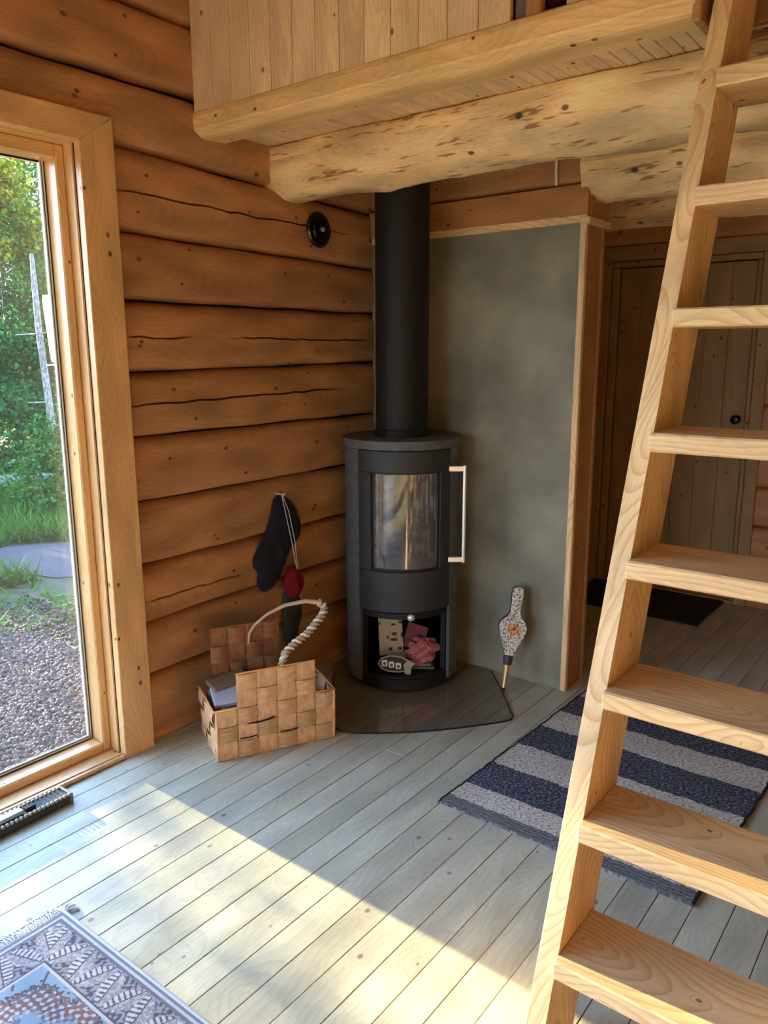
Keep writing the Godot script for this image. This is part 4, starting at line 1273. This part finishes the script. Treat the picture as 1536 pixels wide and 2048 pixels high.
func build_wall_things() -> void:
	var x0 := 0.022
	var mt := base("oven_mitt", Vector3(x0, 0, 0))
	tag(mt, "dark navy padded cloth mitt hanging on the log wall left of the stove", "oven mitt")
	var navy := mat(Color(0.045, 0.055, 0.095), 0.9)
	navy.rim_enabled = true
	navy.rim = 0.3
	soft_shape([Vector2(0.745, 0.905), Vector2(0.69, 0.90), Vector2(0.635, 0.86), Vector2(0.60, 0.80), Vector2(0.585, 0.755), Vector2(0.61, 0.70), Vector2(0.66, 0.655), Vector2(0.70, 0.60), Vector2(0.73, 0.55), Vector2(0.765, 0.505), Vector2(0.80, 0.478), Vector2(0.845, 0.485), Vector2(0.875, 0.53), Vector2(0.87, 0.58), Vector2(0.893, 0.61), Vector2(0.89, 0.65), Vector2(0.855, 0.70), Vector2(0.81, 0.76), Vector2(0.78, 0.82), Vector2(0.765, 0.87)], 0.045, 81, navy, "padding", Vector3.ZERO, mt)
	put("hanging_loop", tube(MB.new(), [Vector3(0.03, 0.90, 0.735), Vector3(0.025, 0.925, 0.728), Vector3(0.03, 0.902, 0.715)], 0.003, 6), navy, mt)
	var nl := MB.new()
	lathe(nl, [Vector2(0, 0), Vector2(0.004, 0), Vector2(0.004, 0.055), Vector2(0.008, 0.056), Vector2(0.007, 0.062), Vector2(0, 0.063)], 10, 0, TAU, Vector3.ZERO)
	var na := put("nail", nl, M.steel, null, Vector3(0.006, 0.918, 0.728))
	na.rotation.z = -PI / 2
	tag(na, "small metal nail in the log wall holding the navy mitt", "nail")
	var ph := base("pot_holder", Vector3(x0, 0, 0))
	tag(ph, "small round crimson pot holder on a white looped cord in front of the mitt", "pot holder")
	var red := mat(Color(0.50, 0.055, 0.09), 0.95)
	soft_shape([Vector2(0.675, 0.60), Vector2(0.64, 0.585), Vector2(0.612, 0.545), Vector2(0.606, 0.50), Vector2(0.632, 0.455), Vector2(0.668, 0.44), Vector2(0.70, 0.46), Vector2(0.722, 0.51), Vector2(0.71, 0.565)], 0.035, 82, red, "pad", Vector3(0.018, -0.03, 0), ph)
	put("cord", tube(MB.new(), [Vector3(0.058, 0.56, 0.668), Vector3(0.064, 0.70, 0.69), Vector3(0.052, 0.84, 0.712), Vector3(0.028, 0.922, 0.728)], 0.0022, 6), mat(Color(0.78, 0.76, 0.74), 0.8), ph)
	put("cord", tube(MB.new(), [Vector3(0.058, 0.56, 0.674), Vector3(0.064, 0.70, 0.71), Vector3(0.052, 0.84, 0.733), Vector3(0.028, 0.922, 0.732)], 0.0022, 6), mat(Color(0.78, 0.76, 0.74), 0.8), ph)
	var gc := soft_shape([Vector2(0.71, 0.44), Vector2(0.65, 0.445), Vector2(0.61, 0.40), Vector2(0.60, 0.33), Vector2(0.625, 0.25), Vector2(0.65, 0.18), Vector2(0.69, 0.175), Vector2(0.715, 0.25), Vector2(0.72, 0.36)], 0.03, 83, mat(Color(0.21, 0.235, 0.225), 0.8), "grey_cloth", Vector3(x0, 0, 0))
	tag(gc, "dark grey green cloth hanging below the red pot holder behind the basket", "cloth")
	# round vent on the log wall
	var v := base("round_wall_vent", Vector3(0.016, 2.09, 0.416))
	v.rotation.z = -PI / 2
	tag(v, "round dark shiny vent cover on the log wall left of the flue pipe", "vent")
	put("rim", lathe(MB.new(), [Vector2(0.0, 0.0), Vector2(0.076, 0.0), Vector2(0.078, 0.008), Vector2(0.070, 0.016), Vector2(0.060, 0.014), Vector2(0.054, 0.006), Vector2(0.0, 0.006)], 40), mat(Color(0.30, 0.25, 0.20), 0.2, 0.8), v)
	put("disc", lathe(MB.new(), [Vector2(0.0, 0.0295), Vector2(0.02, 0.029), Vector2(0.045, 0.024), Vector2(0.050, 0.018), Vector2(0.0, 0.018)], 32), mat(Color(0.16, 0.13, 0.10), 0.15, 0.6), v)
	put("stem", lathe(MB.new(), [Vector2(0.0, 0.0), Vector2(0.01, 0.0), Vector2(0.01, 0.036), Vector2(0.0, 0.037)], 12), M.steel, v)
	var hk := put("cable_stub", tube(MB.new(), [Vector3(0.990, 2.33, 0.012), Vector3(0.991, 2.28, 0.013), Vector3(0.995, 2.222, 0.013)], 0.006, 8), mat(Color(0.92, 0.89, 0.82), 0.5))
	tag(hk, "thin white cable stub on the log just above the grey partition", "cable")

# ---------------------------------------------------------------- bellows, floor rail
func build_small_things() -> void:
	var b := base("fire_bellows")
	tag(b, "floral patterned fire bellows with brass nozzle leaning on the grey cement board", "bellows")
	# own frame: y up along the tool, z out of the decorated face
	var tip := Vector3(0.908, 0.004, 0.190)
	var topp := Vector3(0.905, 0.50, 0.055)
	var yy := (topp - tip).normalized()
	var zz := Vector3(0.50, 0.0, 0.866)
	zz = (zz - yy * zz.dot(yy)).normalized()
	b.transform = Transform3D(Basis(yy.cross(zz), yy, zz), tip)
	var prof := [[0.175, 0.020], [0.20, 0.027], [0.235, 0.042], [0.275, 0.058], [0.305, 0.064], [0.325, 0.058], [0.343, 0.043], [0.358, 0.028], [0.375, 0.0225], [0.42, 0.0225], [0.46, 0.026], [0.482, 0.023], [0.492, 0.012]]
	var out := PackedVector2Array()
	for q in prof: out.append(Vector2(q[1], q[0]))
	for i in range(prof.size() - 1, -1, -1): out.append(Vector2(-prof[i][1], prof[i][0]))
	var S := 192
	var im := Image.create(S, S, false, Image.FORMAT_RGB8)
	var n := noise(91)
	for y in S:
		for x in S:
			var px := 0.34 * x / S - 0.17
			var py := 0.17 + 0.34 * y / S
			var s := n.get_noise_2d(x * 0.10, y * 0.10) + 0.5 * n.get_noise_2d(x * 0.22, y * 0.22 + 70.0)
			var c := Color(0.86, 0.84, 0.78).lerp(Color(0.26, 0.26, 0.23), smoothstep(0.34, 0.66, absf(s)) * 0.75)
			var m := Vector2(px - 0.004, py - 0.297)
			var r := m.length()
			if r < 0.030 + 0.007 * sin(m.angle() * 6.0):
				c = Color(0.86, 0.60, 0.36).lerp(Color(0.50, 0.31, 0.15), smoothstep(0.0, 0.5, s + 0.35 * sin(m.angle() * 9.0)))
				if r < 0.007: c = Color(0.42, 0.26, 0.10)
			im.set_pixel(x, y, c)
	var fm := mat(Color.WHITE, 0.5, 0.0, ImageTexture.create_from_image(im), Vector2(1.0 / 0.34, 1.0 / 0.34))
	fm.uv1_offset = Vector3(0.5, -0.5, 0)
	var wood_side := mat(Color(0.10, 0.085, 0.07), 0.6)
	put("front_board", slab(MB.new(), out, 0.030, 0.042, 0.003), fm, b)
	var o2 := PackedVector2Array()
	for q in out: o2.append(Vector2(q.x * 1.02, q.y))
	put("back_board", slab(MB.new(), o2, -0.020, -0.008, 0.002), wood_side, b)
	var le := MB.new()
	var rings := []
	for i in 10:
		var f := i / 9.0
		var k := 0.93 - 0.10 * (i % 2)
		var ring := PackedVector3Array()
		for q in [0, 1, 2, 3, 4, 5, 6]:
			ring.append(Vector3(prof[q][1] * k, lerpf(0.17, prof[q][0], 1.0), lerpf(-0.010, 0.031, f)))
		for q in [6, 5, 4, 3, 2, 1, 0]:
			ring.append(Vector3(-prof[q][1] * k, prof[q][0], lerpf(-0.010, 0.031, f)))
		rings.append(ring)
	sweep(le, rings, true, true, -1)
	put("leather", le, mat(Color(0.05, 0.042, 0.035), 0.7), b)
	var nz := MB.new()
	lathe(nz, [Vector2(0.0, 0.130), Vector2(0.019, 0.130), Vector2(0.022, 0.15), Vector2(0.022, 0.178), Vector2(0.0, 0.182)], 16, 0, TAU, Vector3(0, 0, 0.012))
	put("neck", nz, mat(Color(0.24, 0.22, 0.20), 0.6), b)
	put("nozzle", lathe(MB.new(), [Vector2(0.0, 0.022), Vector2(0.0085, 0.022), Vector2(0.010, 0.05), Vector2(0.0155, 0.118), Vector2(0.014, 0.128), Vector2(0.0, 0.131)], 16, 0, TAU, Vector3(0, 0, 0.012)), mat(Color(0.80, 0.68, 0.44), 0.35, 0.55), b)
	put("tip", lathe(MB.new(), [Vector2(0.0, 0.0), Vector2(0.006, 0.0), Vector2(0.0075, 0.012), Vector2(0.0085, 0.023), Vector2(0.0, 0.024)], 12, 0, TAU, Vector3(0, 0, 0.012)), M.black, b)

	var f := base("floor_rail", Vector3(0.118, 0.0, 1.905))
	tag(f, "low dark metal rail with pale edges lying on the floor under the window", "rail")
	f.rotation.y = 0.03
	put("body", bc(Vector3(-0.036, 0.0, 0.0), Vector3(0.036, 0.034, 0.70), 0.004), mat(Color(0.20, 0.205, 0.165), 0.6, 0.2), f)
	var rib := mat(Color(0.70, 0.68, 0.60), 0.5, 0.2)
	for q in [-0.033, 0.033]:
		var em := MB.new()
		for k in 44:
			box(em, Vector3(q, 0.036, 0.008 + k * 0.0158), Vector3(0.010, 0.010, 0.0105), 0.002)
		tag(put("ribbed_edge", em, rib, f), "", "", "", "stuff")
	put("latch", bc(Vector3(-0.016, 0.034, 0.16), Vector3(0.018, 0.050, 0.40), 0.006), mat(Color(0.62, 0.70, 0.70), 0.3, 0.4), f)
	put("latch_button", bc(Vector3(-0.010, 0.034, 0.115), Vector3(0.012, 0.046, 0.150), 0.004), M.black, f)
	put("end_cap", bc(Vector3(-0.038, 0.0, -0.006), Vector3(0.040, 0.040, 0.004), 0.003), mat(Color(0.45, 0.44, 0.40), 0.5, 0.4), f)
